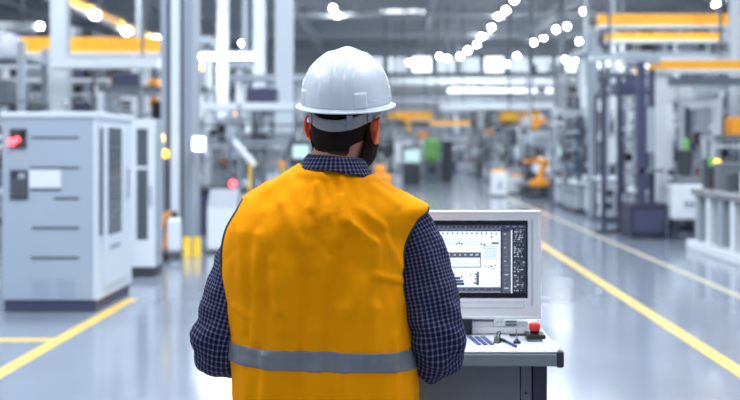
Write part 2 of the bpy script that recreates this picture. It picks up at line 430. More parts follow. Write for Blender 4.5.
def arm_pt(px, py, y, r): 
    s = F / (YM + y); return ((px - VX)/s - XM, y, H - (py - VY)/s, r)
LA = [arm_pt(279, 208, .0, .050), arm_pt(262, 222, 0, .060), arm_pt(250, 243, -.005, .068), arm_pt(240, 270, -.01, .073), arm_pt(230, 305, -.015, .075), arm_pt(222, 335, -.01, .077), (wx(221), .03, wz(353), .074), (wx(226), .10, wz(358), .062), (wx(232), .19, wz(357), .048), (wx(239), .265, wz(355), .038)]
RA = [arm_pt(392, 214, .0, .050), arm_pt(408, 226, 0, .060), arm_pt(417, 246, -.005, .070), arm_pt(423, 272, -.01, .077), arm_pt(430, 305, -.015, .081), arm_pt(435, 335, -.01, .082), (wx(434), .03, wz(354), .080), (wx(430), .10, wz(359), .064), (wx(424), .19, wz(357), .048), (wx(418), .265, wz(355), .038)]
for k, A in enumerate((LA, RA)):
    s_, last = sleeve(A, 3.1 + 5*k, shirt)
    c = sum((Vector(p) for p in last[:-1]), Vector()) / (len(last)-1)
    cf = MB(); rg = []
    for q, (dy, rr) in enumerate(((-.012, .041), (.0, .043), (.035, .042), (.045, .038))):
        rg.append([(c.x+rr*math.cos(2*PI*a/32), c.y+dy, c.z+rr*math.sin(2*PI*a/32)) for a in range(32)])
    cf.rings(rg, True).build('cuff', M['trousers'], shirt, smooth=True)
# collar: stand and folded flap
Pc = []; Uc = []
for i in range(13):
    u = i / 12; row = []; ur = []
    for j in range(97):
        th = PI/2 + .18 + (2*PI-.36)*j/96
        bk = max(0, -math.sin(th))
        if u < .5:   # stand going up
            k = u/.5; rx = .082 - .008*k; ry = .076 - .004*k; z = wz(176) + (wz(159)-wz(176))*k
        else:        # flap folded down outside
            k = (u-.5)/.5; rx = .0745 + .034*k; ry = .073 + .024*k; z = wz(156.5) - (wz(156.5)-wz(171))*k - .020*k*(1-bk)
        cx = wx(335) + .002; x = cx + rx*math.cos(th)
        y = -.005 + ry*math.sin(th)
        z += -(x-cx)*(.03 + .09*u) - (0.02*max(0, math.sin(th))) + .0015*noise.noise(Vector((x*30, y*30, z*9)))
        row.append(Vector((x, y, z))); ur.append((th*.085, z + (.0 if u < .5 else .004)))
    Pc.append(row); Uc.append(ur)
grid_mesh('collar', Pc, M['plaid'], shirt, uv=Uc, solid=-.0018)

# body: head, neck, torso, arms, hands, legs in one skin
HC = Vector((wx(344), .03, wz(126)))                         # head centre
HR = (Matrix.Rotation(R(-23), 4, 'Z') @ Matrix.Rotation(R(3.0), 4, 'Y') @ Matrix.Rotation(R(1), 4, 'X'))
HM = Matrix.Translation(HC) @ HR
HEAD = [(-.118, .026, .060, .060), (-.108, .042, .082, .080), (-.09, .056, .093, .088), (-.06, .067, .094, .092), (-.03, .0735, .092, .096), (0, .0775, .092, .098), (.03, .079, .094, .101), (.06, .077, .094, .098), (.09, .068, .086, .086), (.112, .05, .066, .066), (.126, .026, .036, .036), (.131, .006, .01, .01)]
def head_pt(z, th, g=0.0):
    w, yf, yb = interp(HEAD, z)
    c, s_ = math.cos(th), math.sin(th); e = 2/2.25
    return Vector(((w+g)*math.copysign(abs(c)**e, c), ((yf if s_ > 0 else yb)+g)*math.copysign(abs(s_)**e, s_), z))
body = MB()
hb = MB(); hb.rings([[head_pt(z, 2*PI*k/40) for k in range(40)] for z in [-.118+.249*i/30 for i in range(31)]])
hb.tube([(0, .086, .015), (0, .108, -.02), (0, .104, -.035)], [.007, .012, .010], 10)         # nose
for sx in (1, -1): hb.ball((sx*.010, .102, -.034), .008, 10)                                   # nostrils
hb.ball((0, .094, -.058), (.024, .008, .0055), 10); hb.ball((0, .093, -.067), (.021, .008, .006), 10)   # lips
for sx in (1, -1):
    hb.ball((sx*.032, .083, .022), (.020, .010, .006), 10)                                       # brows
    pts = []                                                                                   # ear rim
    for q in range(13):
        a = -2.2 + 4.6*q/12
        pts.append((sx*(.100 + .009*math.cos(a-.5)), -.006 - .018*math.cos(a) , -.006 + .034*math.sin(a)))
    hb.tube(pts, [.005]*13, 8)
    hb.ball((sx*.091, -.004, -.006), (.014, .017, .032), 12); hb.ball((sx*.097, .002, -.036), (.007, .010, .011), 10)
hb.xf(HM)
body.add(hb.v, hb.f)
body.tube([(wx(330), -.01, wz(205)), (wx(333), .0, wz(180)), (wx(336), .006, wz(158)), (wx(341), .02, wz(138))], [.085, .070, .066, .064], 24)
body.rings([[tor(t, 2*PI*k/40, -.03) for k in range(40)] for t in (450, 400, 355, 310, 260, 232, 215, 204, 194, 183)])
for A in (LA, RA):
    pts = [Vector(p[:3]) for p in A]; body.tube(pts, [p[3]*.72 for p in A], 16)
def hand(w0, sx, aim):
    """w0 wrist, sx +1 when the thumb is on the +x side, aim = forward direction in xy"""
    hm = MB(); hm.rings([[(wd*math.cos(a), y, -.004 + th_*math.sin(a)) for a in [2*PI*k/16 for k in range(16)]] for y, wd, th_ in ((-.02, .026, .019), (.01, .03, .017), (.04, .040, .015), (.07, .043, .014), (.088, .040, .012))])
    for q, (fx, L) in enumerate(((.031, .070), (.0105, .078), (-.0105, .072), (-.0315, .057))):
        x = fx*sx*1.05; s_ = 1 + .0
        hm.tube([(x*.9, .075, -.002), (x*1.0, .09, .002), (x*1.12, .09+L*.42, .003), (x*1.16, .09+L*.74, -.012), (x*1.16, .09+L*.9, -.026)], [.0098, .0095, .0085, .0078, .0062], 10)
    hm.tube([(sx*.022, .012, -.006), (sx*.045, .035, -.012), (sx*.060, .062, -.017), (sx*.062, .086, -.022)], [.013, .0115, .010, .0075], 10)
    hm.xf(Matrix.Translation(w0) @ Matrix.Rotation(aim, 4, 'Z') @ Matrix.Rotation(R(2), 4, 'X'))
    return hm
for A, sx, aim in ((LA, 1, R(-6)), (RA, -1, R(6))):
    w0 = Vector(A[-1][:3]) + Vector((0, .05, .0)); 
    body.tube([A[-1][:3], w0], [.027, .025], 14)
    hm = hand(w0, sx, aim); body.add(hm.v, hm.f)
for sx in (1, -1):
    cx = 0.002
    body.tube([(cx+sx*.085, 0, .86), (cx+sx*.10, .0, .80), (cx+sx*.105, .01, .52), (cx+sx*.11, -.005, .30), (cx+sx*.115, -.01, .09)], [.085, .083, .055, .055, .036], 20)
    body.tube([(cx+sx*.115, -.03, .065), (cx+sx*.125, .06, .05), (cx+sx*.13, .17, .04)], [.035, .036, .025], 12)
tmp = body.build('body_tmp', M['skin'])
rm = tmp.modifiers.new('r', 'REMESH'); rm.mode = 'VOXEL'; rm.voxel_size = .0042
sm = tmp.modifiers.new('s', 'SMOOTH'); sm.factor = .5; sm.iterations = 4
dg = bpy.context.evaluated_depsgraph_get(); bm_ = bpy.data.meshes.new_from_object(tmp.evaluated_get(dg)); bpy.data.objects.remove(tmp)
bm_.name = 'body'
while len(bm_.materials): bm_.materials.pop()
bm_.materials.append(M['skin']); bm_.materials.append(M['ear'])
inv = HM.inverted()
for p in bm_.polygons:
    p.use_smooth = True; q = inv @ p.center
    p.material_index = 1 if (abs(q.x) > .0800 and -.05 < q.z < .045 and abs(q.y) < .05) else 0
ob = bpy.data.objects.new('body', bm_); col.objects.link(ob); ob.parent = person
# eyes
for sx in (1, -1):
    e = MB(); e.ball((sx*.031, .0765, .004), .0125, 14); e.xf(HM); eo = e.build('eye', M['eye'], person, smooth=True)
    e = MB(); e.ball((sx*.031, .0860, .004), (.006, .004, .006), 10); e.xf(HM); e.build('iris', M['iris'], eo, smooth=True)
# hair
Ph = []
zs = [-.086 + .199*i/36 for i in range(37)]
for z in zs:
    row = []
    for j in range(73):
        a = j/72
        lim = 1.25 if z > -.015 else 1.25 - .75*min(1, (-.015-z)/.035)       # how far round to the sides
        th = -PI/2 + (a-.5)*2*(PI/2 + (lim-1.0) if lim > 1 else PI/2*lim)
        edge = min(1, min(a, 1-a)*14); low = min(1, (z+.086)/.025)
        g = .001 + .0055*edge*max(.12, low) + .0012*noise.noise(Vector((th*9, z*90, 1)))
        row.append(head_pt(z, th, g))
    Ph.append(row)
hair = grid_mesh('hair', Ph, M['hair'], person)
hair.location = HC; hair.rotation_euler = HR.to_euler()
hair.modifiers.new('sub', 'SUBSURF').levels = 1
# beard: a full band along the jaw, round the chin and up to the sideburns
Pb = []
for i in range(25):
    u = i/24; row = []
    for j in range(73):
        th = PI/2 + (j/72-.5)*2*R(108)
        c = abs(th-PI/2)/R(108)
        top = -.050 + .055*c**1.6 - .016*math.exp(-(c/.12)**2); bot = -.137 + .040*c**1.5
        z = bot + (top-bot)*u
        edge = min(1, min(u, 1-u)*6); g = -.002 + .024*edge*(1-.35*c) * (1 if z > -.11 else .8)
        g += .0015*noise.noise(Vector((th*30, z*200, 3)))
        p = head_pt(max(z, -.117), th, g); p.z = z
        row.append(p)
    Pb.append(row)
beard = grid_mesh('beard', Pb, M['beard'], person, solid=-.004); beard.location = HC; beard.rotation_euler = HR.to_euler()

# ---- hard hat
hat = empty('hard_hat'); hat.parent = person
hat['label'] = 'white hard hat'
HTC = Vector((wx(345.5), .03, wz(102)))
HTM = Matrix.Translation(HTC) @ (Matrix.Rotation(R(-14), 4, 'Z') @ Matrix.Rotation(R(3.0), 4, 'Y') @ Matrix.Rotation(R(10), 4, 'X'))
hat.matrix_local = HTM
AX, AY, AH = .1175, .143, .140
def bumpf(v, c, w): return math.exp(-((v-c)/w)**2)
def shell_pt(t, th, g=0.0):
    """t 0 crown .. 1 rim"""
    a = t*PI/2; rr = math.sin(a)**.86; zz = math.cos(a)**.92 if t < 1 else 0
    x = AX*rr*math.cos(th); y = AY*rr*math.sin(th); z = AH*zz
    n = Vector((x/AX**2, y/AY**2, (z+.01)/AH**2)).normalized()
    l = x/AX; d = g
    crown = max(0, 1-(t/.85)**3)
    # raised centre band widening towards the back with two side ridges
    hw = .21 + .07*t
    d += .0030*(1/(1+math.exp(-(hw-abs(l))*90))) * min(1, (1-t)*6+.0)
    d += .0050*crown*bumpf(l, 0, .13) + .0030*crown*(bumpf(l, .40, .09)+bumpf(l, -.40, .09))
    return Vector((x, y, z)) + n*d
P = [[shell_pt(i/48, 2*PI*j/160) for j in range(161)] for i in range(49)]
P[0] = [shell_pt(.0001, 2*PI*j/160) for j in range(161)]
shell = grid_mesh('shell', P, M['helmet'], hat, solid=-.0025)
# brim: flange all round, longer peak at the front
Pb = []
for k, (o_, z_) in enumerate(((-.001, .006), (.002, .001), (.006, -.003), (.0115, -.0055), (.0140, -.0065), (.0145, -.0085), (.0135, -.0100), (.008, -.0085), (.0, -.006), (-.004, -.004))):
    row = []
    for j in range(161):
        th = 2*PI*j/160; pk = max(0, math.sin(th))**3
        e = o_ + (o_ > .002)*pk*.030*min(1, o_/.0125); row.append(Vector(((AX+e)*math.cos(th), (AY+e)*math.sin(th), z_ - pk*.012*(o_ > .002))))
    Pb.append(row)
grid_mesh('brim', Pb, M['helmet'], hat)
# accessory slot bosses near the rim
for th0 in (R(-52), R(-141), R(30), R(150)):
    b_ = MB(); P = []
    for i in range(9):
        row = []
        for j in range(15):
            u = j/14; v = i/8; e = min(1, min(u, 1-u)*7)*min(1, v*5)
            t = .80 + .19*v; row.append(shell_pt(t, th0 + (u-.5)*R(22), -.001 + .0058*e))
        P.append(row)
    grid_mesh('slot_boss', P, M['helmet'], hat, subsurf=1)
# rain gutter ridge above the brim
b_ = MB(); b_.tube([shell_pt(.93, R(-36) + R(72)*j/30, .0008) for j in range(31)], .0022, 8); b_.build('gutter_ridge', M['helmet'], hat, smooth=True)
# inside lining and headband
li = MB(); li.rings([[(.108*k_*math.cos(2*PI*j/48), .130*k_*math.sin(2*PI*j/48), z_) for j in range(48)] for k_, z_ in ((1, -.004), (.985, .03), (.9, .07), (.65, .10), (.2, .118))], True)
li.build('lining', M['foam'], hat, smooth=True)
Pn = []
for i in range(5):
    row = []
    for j in range(81):
        th = -PI/2 + (j/80-.5)*2*R(112); bk = max(0, -math.sin(th))
        zc = -.014 - .031*bk**1.3; hh = .0165 - .001*bk
        row.append(Vector((.0925*math.cos(th), .127*math.sin(th), zc + hh*(1-i/2))))
    Pn.append(row)
nb = grid_mesh('headband', Pn, M['strapgrey'], hat, solid=.003)
for th in (R(-140), R(-62), R(-28)):
    b_ = MB()
    c = Vector((.0935*math.cos(th), .1285*math.sin(th), -.012 - .031*max(0, -math.sin(th))**1.3)); tx = Vector((-math.sin(th), math.cos(th), 0))
    nn = Vector((math.cos(th), math.sin(th), 0))
    vs = []
    for zz in (-.017, .021):
        for k1, k2 in ((-1, 0), (1, 0), (1, 1), (-1, 1)): vs.append(c + tx*k1*.008 + nn*k2*.0035 + Vector((0, 0, zz)))
    b_.add(vs, [(0,1,2,3),(4,7,6,5),(0,4,5,1),(1,5,6,2),(2,6,7,3),(3,7,4,0)]); b_.build('clip', M['strapgrey'], nb, bevel=.001)

# trousers and shoes
tr = MB()
tr.rings([[(.002+.175*sc_*math.cos(a), (.12*math.sin(a)), z) for a in [2*PI*k/32 for k in range(32)]] for z, sc_ in ((.99, .95), (.92, 1), (.84, 1.02), (.79, .95))])
for sx in (1, -1): tr.tube([(sx*.083, 0, .86), (sx*.095, 0, .78), (sx*.105, .01, .52), (sx*.11, -.005, .30), (sx*.115, -.01, .075)], [.098, .098, .078, .070, .065], 24)
tt = tr.build('t_tmp', M['trousers']); rm = tt.modifiers.new('r', 'REMESH'); rm.mode = 'VOXEL'; rm.voxel_size = .008; sm = tt.modifiers.new('s', 'SMOOTH'); sm.iterations = 6
dg = bpy.context.evaluated_depsgraph_get(); tm = bpy.data.meshes.new_from_object(tt.evaluated_get(dg)); bpy.data.objects.remove(tt); tm.name = 'trousers'
for p in tm.polygons: p.use_smooth = True
to = bpy.data.objects.new('trousers', tm); col.objects.link(to); to.parent = person
for sx in (1, -1):
    s_ = MB(); rg = []
    for y, w, z1 in ((-.085, .025, .075), (-.075, .038, .10), (-.03, .043, .11), (.03, .043, .095), (.09, .05, .065), (.15, .05, .055), (.185, .038, .045), (.2, .015, .03)):
        rg.append([(sx*.122 + w*math.cos(a), y, .022 + (z1-.022)*(.5+.5*math.sin(a))) for a in [2*PI*k/20 for k in range(20)]])
    so_ = s_.rings(rg).build('shoe', M['shoe'], person, smooth=True)
    s_ = MB(); pts = [(sx*.122+x, y) for x, y in ((-.035,-.09),(.035,-.09),(.045,0),(.052,.1),(.045,.18),(.02,.205),(-.02,.205),(-.045,.18),(-.052,.1),(-.045,0))]
    s_.add([(x, y, 0) for x, y in pts]+[(x, y, .026) for x, y in pts], [tuple(range(9,-1,-1)), tuple(range(10,20))]+[(i,(i+1)%10,(i+1)%10+10,i+10) for i in range(10)]); s_.build('sole', M['sole'], so_, bevel=.003)

# ================================================================== CONSOLE
YD = 3.0; ZT = .95
con = empty('control_console', (.015, 3.35, 0), 0, 'grey operator console with white worktop and aluminium front edge, in front of the person', 'console')
CO = Vector((-.015, -3.35, 0))
def cb(mb, name, m, parent=con, **k): mb.xf(Matrix.Translation(CO)); return mb.build(name, m, parent, **k)
XR = X(560.5, YD); XL = -.455
cb(MB().box(XL+.012, XR-.012, YD+.012, 3.70, ZT-.022, ZT), 'worktop', M['desk'], bevel=.002)
# aluminium edge profile at the front with slot
fr = MB(); zt, zb = Z(352.5, YD), Z(366.5, YD)
fr.prismx([(YD, zb), (YD-.004, zb+.004), (YD-.004, zt-.006), (YD+.002, zt), (YD+.014, zt+.001), (YD+.014, zb)], XL, XR-.006)
cb(fr, 'front_edge', M['alu'], bevel=.0015)
cb(MB().box(XL, XR-.004, YD-.002, YD+.02, zt-.0005, zt+.004), 'edge_strip', M['bezel'], bevel=.001)
for nm, x0, x1 in (('side_rail', XR-.028, XR+.0), ('side_rail', XL-.0, XL+.028)):
    rl = MB(); rl.box(x0, x1, YD+.02, 3.70, ZT-.03, ZT+.007); o = cb(rl, nm, M['bezel'], bevel=.002)
    rl = MB(); rl.box(x1-.003 if x0 > 0 else x0-.003, x1+.004 if x0 > 0 else x0+.003, YD+.02, 3.70, ZT-.034, ZT+.002); rl.xf(Matrix.Translation(CO)); rl.build('rail_cover', M['darkpurple'], o, bevel=.001)
for x0, x1 in ((XR-.012, XR+.010), (XL-.010, XL+.012)):
    cb(MB().box(x0, x1, YD-.008, YD+.03, Z(367.5, YD), Z(351, YD)), 'corner_cap', M['darkpurple'], bevel=.006, seg=3)
yp = YD + .05
xr = X(532, yp)
cb(MB().box(XL+.08, X(520, yp), yp, yp+.02, .08, zb+.01), 'front_panel', M['deskpanel'], bevel=.002)
cb(MB().box(X(520.8, yp), xr, yp+.002, yp+.02, .08, zb+.01), 'hinge_strip', M['mgrey'], bevel=.002)
for zz in (zb-.006, zb-.09, .3): 
    cb(MB().lathe([(.004, 0), (.004, .004)], (0, 0, 0), 10).xf(Matrix.Translation((X(503 if zz > zb-.02 else 526, yp), yp+.001, zz)) @ Matrix.Rotation(PI/2, 4, 'X')), 'screw', M['black'])
cb(MB().box(XL+.08, xr, yp+.03, 3.66, .08, zb+.01), 'cabinet_body', M['mgrey'], bevel=.003)
for x0, x1 in ((xr+.002, X(547, yp)), (XL+.03, XL+.078)):
    for y0, y1 in ((yp-.005, yp+.06), (3.6, 3.665)):
        cb(MB().box(x0, x1, y0, y1, .03, ZT-.024), 'leg', M['darkpurple'], bevel=.004)
        cb(MB().lathe([(.02, 0), (.022, .008), (.01, .012), (.01, .03)], ((x0+x1)/2, (y0+y1)/2, 0), 16), 'foot', M['sole'])
# ---- monitor
YS = 3.30
mon = empty('monitor', (X(472, YS), YS+.05, ZT), 0, 'white-framed flat monitor showing a planning program, on the console right of the person', 'monitor')
MO = -Vector(mon.location)
def mb_(mb, name, m, parent=mon, **k): mb.xf(Matrix.Translation(MO)); return mb.build(name, m, parent, **k)
def sx_(px, Y=YS): return X(px, Y)
def sz_(py, Y=YS): return Z(py, Y)
x0, x1, z0, z1 = sx_(404), sx_(540.5), sz_(318.5), sz_(211.5)
ix0, ix1, iz0, iz1 = sx_(414), sx_(528), sz_(298.5), sz_(220.5)
hs = MB()
# front frame as four bars around the opening, chamfered back shell behind
hs.box(x0, x1, YS, YS+.03, iz1, z1); hs.box(x0, x1, YS, YS+.03, z0, iz0); hs.box(ix1, x1, YS, YS+.03, iz0, iz1); hs.box(x0, ix0, YS, YS+.03, iz0, iz1)
mb_(hs, 'frame', M['bezel'], bevel=.0015)
bk = MB(); rg = []
for y, g in ((YS+.0301, 0), (YS+.045, 0), (YS+.065, .03), (YS+.075, .05)):
    rg.append([(x0+g, y, z0+g), (x1-g, y, z0+g), (x1-g, y, z1-g), (x0+g, y, z1-g)])
mb_(bk.rings(rg), 'rear_housing', M['bezel'], bevel=.003)
ed = MB()   # raised outer lip
for a in ((x0-.002, x1+.002, z1-.006, z1+.002), (x0-.002, x1+.002, z0-.002, z0+.006)): ed.box(a[0], a[1], YS-.004, YS+.032, a[2], a[3])
for a in ((x1-.006, x1+.002), (x0-.002, x0+.006)): ed.box(a[0], a[1], YS-.004, YS+.032, z0, z1)
mb_(ed, 'outer_lip', M['bezel'], bevel=.002)
g_ = MB(); g_.box(sx_(530.8), sx_(533.2), YS-.0012, YS+.001, sz_(306), sz_(219)); g_.box(sx_(428), sx_(524), YS-.0012, YS+.001, sz_(308.4), sz_(307.4)); g_.box(sx_(428), sx_(524), YS-.0012, YS+.001, sz_(302.8), sz_(302.2)); g_.box(sx_(523.6), sx_(524.2), YS-.0012, YS+.001, sz_(308), sz_(302.5))
mb_(g_, 'groove', M['bezel_in'])
mb_(MB().box(ix0, ix1, YS+.004, YS+.02, iz0, iz1), 'screen_border', M['glassblack'])
# the picture on the screen
scm = [M['s_dark'], M['s_white'], M['s_pale'], M['s_grey'], M['s_black'], M['s_txt'], M['s_bar']]
sn = MB(); lay = [0]
def ui(a, b, c, d, mi, l=1):
    """rectangle in the 400 px close-up of the screen: x a..b, y c..d"""
    y = YS + .0038 - l*.00025
    xs = [sx_(425 + q/3.333) for q in (a, b)]; zz = [sz_(205 + q/3.333) for q in (d, c)]
    sn.box(xs[0], xs[1], y-.0001, y, zz[0], zz[1], mi)
rs = random.Random(5)
ui(-32, 337, 67, 294, 0, 0)
ui(-30, 252, 88, 291, 1, 1)
for k in range(20): ui(-28+k*14.5, -28+k*14.5+rs.choice((3, 5, 8)), 72, 75, 5, 1)
for k in range(3): ui(270+k*22, 282+k*22, 71, 74, 5, 1)
ui(-30, 252, 79, 82, 5, 1)
for k in range(17): ui(-24+k*16.2, -19+k*16.2, 92, 97, 4, 2); ui(-22+k*16.2, -21+k*16.2, 97, 124, 2, 2)
ui(-30, 185, 120, 122, 2, 2); ui(-30, 250, 129, 132, 2, 2)
for x_, y_ in ((104,127),(120,127),(186,128),(196,131),(220,105),(112,124)): ui(x_, x_+5, y_, y_+5, 4, 3)
ui(222, 246, 124, 130, 3, 3)
for k in range(7): ui(195, 240, 136+k*7, 140+k*7, 2, 3)
ui(-30, 186, 158, 176, 3, 3)
for k in range(6): ui(78+k*18, 78+k*18+rs.choice((6, 10)), 165, 168, 1, 4)
ui(-30, 184, 176, 206, 1, 4); ui(-28, 182, 180, 196, 2, 5); ui(-28, 180, 182, 194, 1, 6); ui(-30, 186, 206, 209, 3, 4); ui(184, 187, 160, 209, 3, 4)
for x_, y_ in ((200,204),(210,206),(218,203),(226,212),(233,200),(150,230),(196,130),(222,204)): ui(x_, x_+4, y_, y_+4, 4, 3)
for a, b, c, d in ((84,100,230,236),(20,118,240,248),(20,128,250,258),(20,131,259,268),(120,124,236,244)): ui(a, b, c, d, 6, 3)
ui(174, 180, 222, 268, 4, 3)
for k in range(5): ui(166+k%2*3, 174, 228+k*8, 233+k*8, 3, 3)
ui(160, 178, 258, 262, 3, 3); ui(-30, 252, 274, 290, 3, 2); ui(-30, 250, 279, 284, 6, 3)
for k in range(12): ui(-20+k*22, -20+k*22+rs.choice((5, 9, 13)), 280, 283, 5, 4)
ui(186, 188, 90, 158, 2, 2)
ui(259, 285, 90, 294, 3, 1); ui(287, 291, 84, 294, 1, 1)
for k in range(13): ui(264, 264+rs.choice((6, 10, 15)), 96+k*15, 99+k*15, 5 if k % 3 else 2, 2)
ui(294, 334, 78, 294, 4, 1)
for k in range(33):
    y_ = 82+k*6.3
    if k % 8 == 7: ui(296, 332, y_, y_+1.5, 3, 2); continue
    x_ = 297
    while x_ < 328:
        w_ = rs.choice((3, 5, 8)); ui(x_, min(x_+w_, 332), y_, y_+3, rs.choice((5, 5, 2, 3)), 2); x_ += w_ + rs.choice((2, 4, 7))
mb_(sn, 'screen', scm)
# monitor foot / interface block below
mb_(MB().box(sx_(437), sx_(529), YS+.012, YS+.06, ZT, sz_(322)), 'foot_block', M['bezel'], bevel=.002)
bs = MB(); bs.box(sx_(451), sx_(494), YS+.008, YS+.012, sz_(322), sz_(318.8)); mb_(bs, 'cable_duct', M['mgrey'])
mb_(MB().box(sx_(440), sx_(472), YS-.012, YS+.007, ZT+.003, sz_(318.8)), 'connector_box', M['black'], bevel=.002)
mb_(MB().box(sx_(494), sx_(504.7), YS+.002, YS+.012, sz_(326), sz_(318.8)), 'port_plate', M['bezel'], bevel=.001)
for k in range(2): mb_(MB().lathe([(.002, 0), (.002, .003)], n=10).xf(Matrix.Translation((sx_(497.5+k*3.6), YS+.002, sz_(322.6))) @ Matrix.Rotation(PI/2, 4, 'X')), 'port', M['mgrey'])
for k in range(2): mb_(MB().box(sx_(506), sx_(517), YS+.009, YS+.012, sz_(323+k*3.4), sz_(321.2+k*3.4)), 'vent_slot', M['mgrey'])
mb_(MB().box(sx_(472.5), sx_(529), YS+.006, YS+.012, ZT+.003, sz_(327.5)), 'lower_trim', M['bezel'], bevel=.001)
# ---- emergency stop
YE = 3.225
es = empty('emergency_stop_button', (X(534.5, YE), YE, ZT), 0, 'red mushroom emergency stop button on a black block, on the worktop below the monitor', 'button')
MB().box(-.030, .030, -.045, .035, .006, .020).build('base_plate', M['black'], es, bevel=.004)
MB().box(-.026, .034, -.05, .03, 0.0, .006).build('rubber_pad', M['mgrey'], es, bevel=.001)
MB().lathe([(.014, .020), (.014, .028), (.011, .030)], n=24).build('collar', M['black'], es, smooth=True)
MB().lathe([(.0125, .026), (.0175, .028), (.0185, .034), (.0185, .046), (.0170, .050), (.010, .0525), (.002, .053)], n=32).build('red_cap', M['red'], es, smooth=True)
MB().tube([(-.029, 0, .013), (-.045, .006, .012), (-.062, .02, .008), (-.072, .05, .004)], .004, 8).build('cable', M['black'], es, smooth=True)
# small things on the worktop
for k in range(3):
    Yk = 3.195; o = MB().add([(-.0062,-.07,0),(.0062,-.07,0),(.0062,.07,0),(-.0062,.07,0),(-.0062,-.07,.003),(.0062,-.07,.003),(.0062,.07,.003),(-.0062,.07,.003)], [(0,3,2,1),(4,5,6,7),(0,1,5,4),(1,2,6,5),(2,3,7,6),(3,0,4,7)])
    # flat strip with printed white end
    o.box(-.0045, .0045, -.062, -.056, .003, .0034, 1); o.box(-.0045, .0045, .045, .060, .003, .0034, 1)
    ob_ = o.build('blue_strip', [M['bluestrip'], M['s_txt']]); ob_.location = (X(474+k*6.6, Yk), Yk, ZT+.0002); ob_.rotation_euler.z = R(8)
    tag(ob_, 'flat blue strip on the white worktop, ' + ('nearest the sleeve of the three', 'middle of the three', 'farthest from the sleeve of the three')[k], 'strip')
cl = empty('black_clip', (X(497.5, 3.17), 3.17, ZT), R(-20), 'small black binder clip on the worktop beside the blue strips', 'clip')
MB().prismx([(-.022, 0), (.022, 0), (.006, .018), (-.006, .018)], -.009, .009).build('body', M['black'], cl, bevel=.001)
MB().tube([(-.004, .004, .018), (-.006, .02, .026), (0, .030, .029), (.006, .02, .026), (.004, .004, .018)], .002, 6).build('handle', M['black'], cl)
pn = empty('blue_pen', (X(509, 3.14), 3.14, ZT+.0045), R(16), 'short blue and black pen lying on the worktop beside the black clip', 'pen')
MB().tube([(0, -.055, 0), (0, .02, 0)], .0044, 10).build('barrel', M['bluestrip'], pn, smooth=True)
MB().tube([(0, .02, 0), (0, .06, 0), (0, .063, .0)], [.0046, .0046, .002], 10).build('cap', M['black'], pn, smooth=True)
tl = empty('pin_tool', (X(517, 3.155), 3.155, ZT), 0, 'small black-based tool with a thin upright pin on the worktop', 'tool')
MB().lathe([(.012, 0), (.012, .006), (.006, .010), (.004, .014)], n=16).build('base', M['black'], tl, smooth=True)
MB().tube([(0, 0, .012), (-.003, 0, .045)], .0014, 8).build('pin', M['alu'], tl)

# ================================================================== THE SETTING
YW = 82; RZ = 10.2
struct(MB().box(-34, 34, -12, YW+1, -.1, 0), 'floor', M['floor'])
struct(MB().box(-34, 34, -12, YW+1, RZ, RZ+.15), 'ceiling', M['roof'])
struct(MB().box(-34, 34, YW, YW+.3, 0, RZ), 'wall_far', M['wall'])
struct(MB().box(-34, 34, -12.2, -12, 0, RZ), 'wall_back', M['wall'])
struct(MB().box(-34.2, -34, 24, YW, 0, RZ), 'wall_left', M['wall'])
struct(MB().box(34, 34.2, 24, YW, 0, RZ), 'wall_right', M['wall'])
# floor lines
def fl(name, x0, x1, y0, y1, m): struct(MB().box(x0, x1, y0, y1, 0, .002), name, m)
fl('trim_1', -2.80, -2.68, 2.5, 10.6, M['linepaint'])
fl('trim_2', -6.5, -2.80, 8.22, 8.36, M['linepaint'])
fl('trim_3', 2.35, 2.47, 2.5, 19, M['linepaint'])
fl('trim_4', 3.60, 3.70, 8, 40, M['linepale'])
# window bands high on the far wall
n = 1
for k in range(13):
    xa = -2.6 + k*1.95
    w = struct(MB().box(xa+.1, xa+1.6, YW-.06, YW-.03, 7.85, 9.05), f'window_{n}', M['window_bright' if k in (2, 5, 8, 9, 10, 11) else 'window']); n += 1
    fm = MB(); fm.box(xa, xa+.1, YW-.12, YW, 7.75, 9.15); fm.box(xa+1.6, xa+1.7, YW-.12, YW, 7.75, 9.15); fm.box(xa, xa+1.7, YW-.12, YW, 7.75, 7.85); fm.box(xa, xa+1.7, YW-.12, YW, 9.05, 9.15)
    for q in (.55, 1.1): fm.box(xa+q, xa+q+.06, YW-.1, YW, 7.75, 9.15)
    fm.build('window_frame', M['roofbeam'], w)
# cladding ribs and string courses on the far wall
for k, (za, zb_, m) in enumerate(((7.1, 7.5, 'white'), (6.2, 6.55, 'white'), (5.4, 5.7, 'lgrey'), (4.6, 5.0, 'white'), (3.6, 3.85, 'mgrey'))):
    struct(MB().box(-34, 34, YW-.35, YW, za, zb_), f'trim_{5+k}', M[m])
# roof: purlins across, longitudinal girders
for k in range(16):
    y = 34 + k*3.1; bmx = MB(); bmx.box(-34, 34, y, y+.12, RZ-.45, RZ-.40); bmx.box(-34, 34, y+.03, y+.09, RZ-.40, RZ-.05); bmx.box(-34, 34, y-.06, y+.18, RZ-.50, RZ-.45); bmx.box(-34, 34, y, y+.12, RZ-.05, RZ)
    struct(bmx, f'trim_{20+k}', M['roofbeam'])
for k, xg in enumerate((-20, -12.5, -5.5, 2.0, 9.2, 17, 25)):
    g = MB(); g.box(xg-.14, xg+.14, 2, YW, RZ-1.05, RZ-.98); g.box(xg-.14, xg+.14, 2, YW, RZ-.52, RZ-.46)
    q = 2
    while q < YW-1:
        g.tube([(xg, q, RZ-1.0), (xg, q+.8, RZ-.5)], .04, 6); g.tube([(xg, q+.8, RZ-.5), (xg, q+1.6, RZ-1.0)], .04, 6); q += 1.6
    struct(g, f'trim_{40+k}', M['roofbeam'])

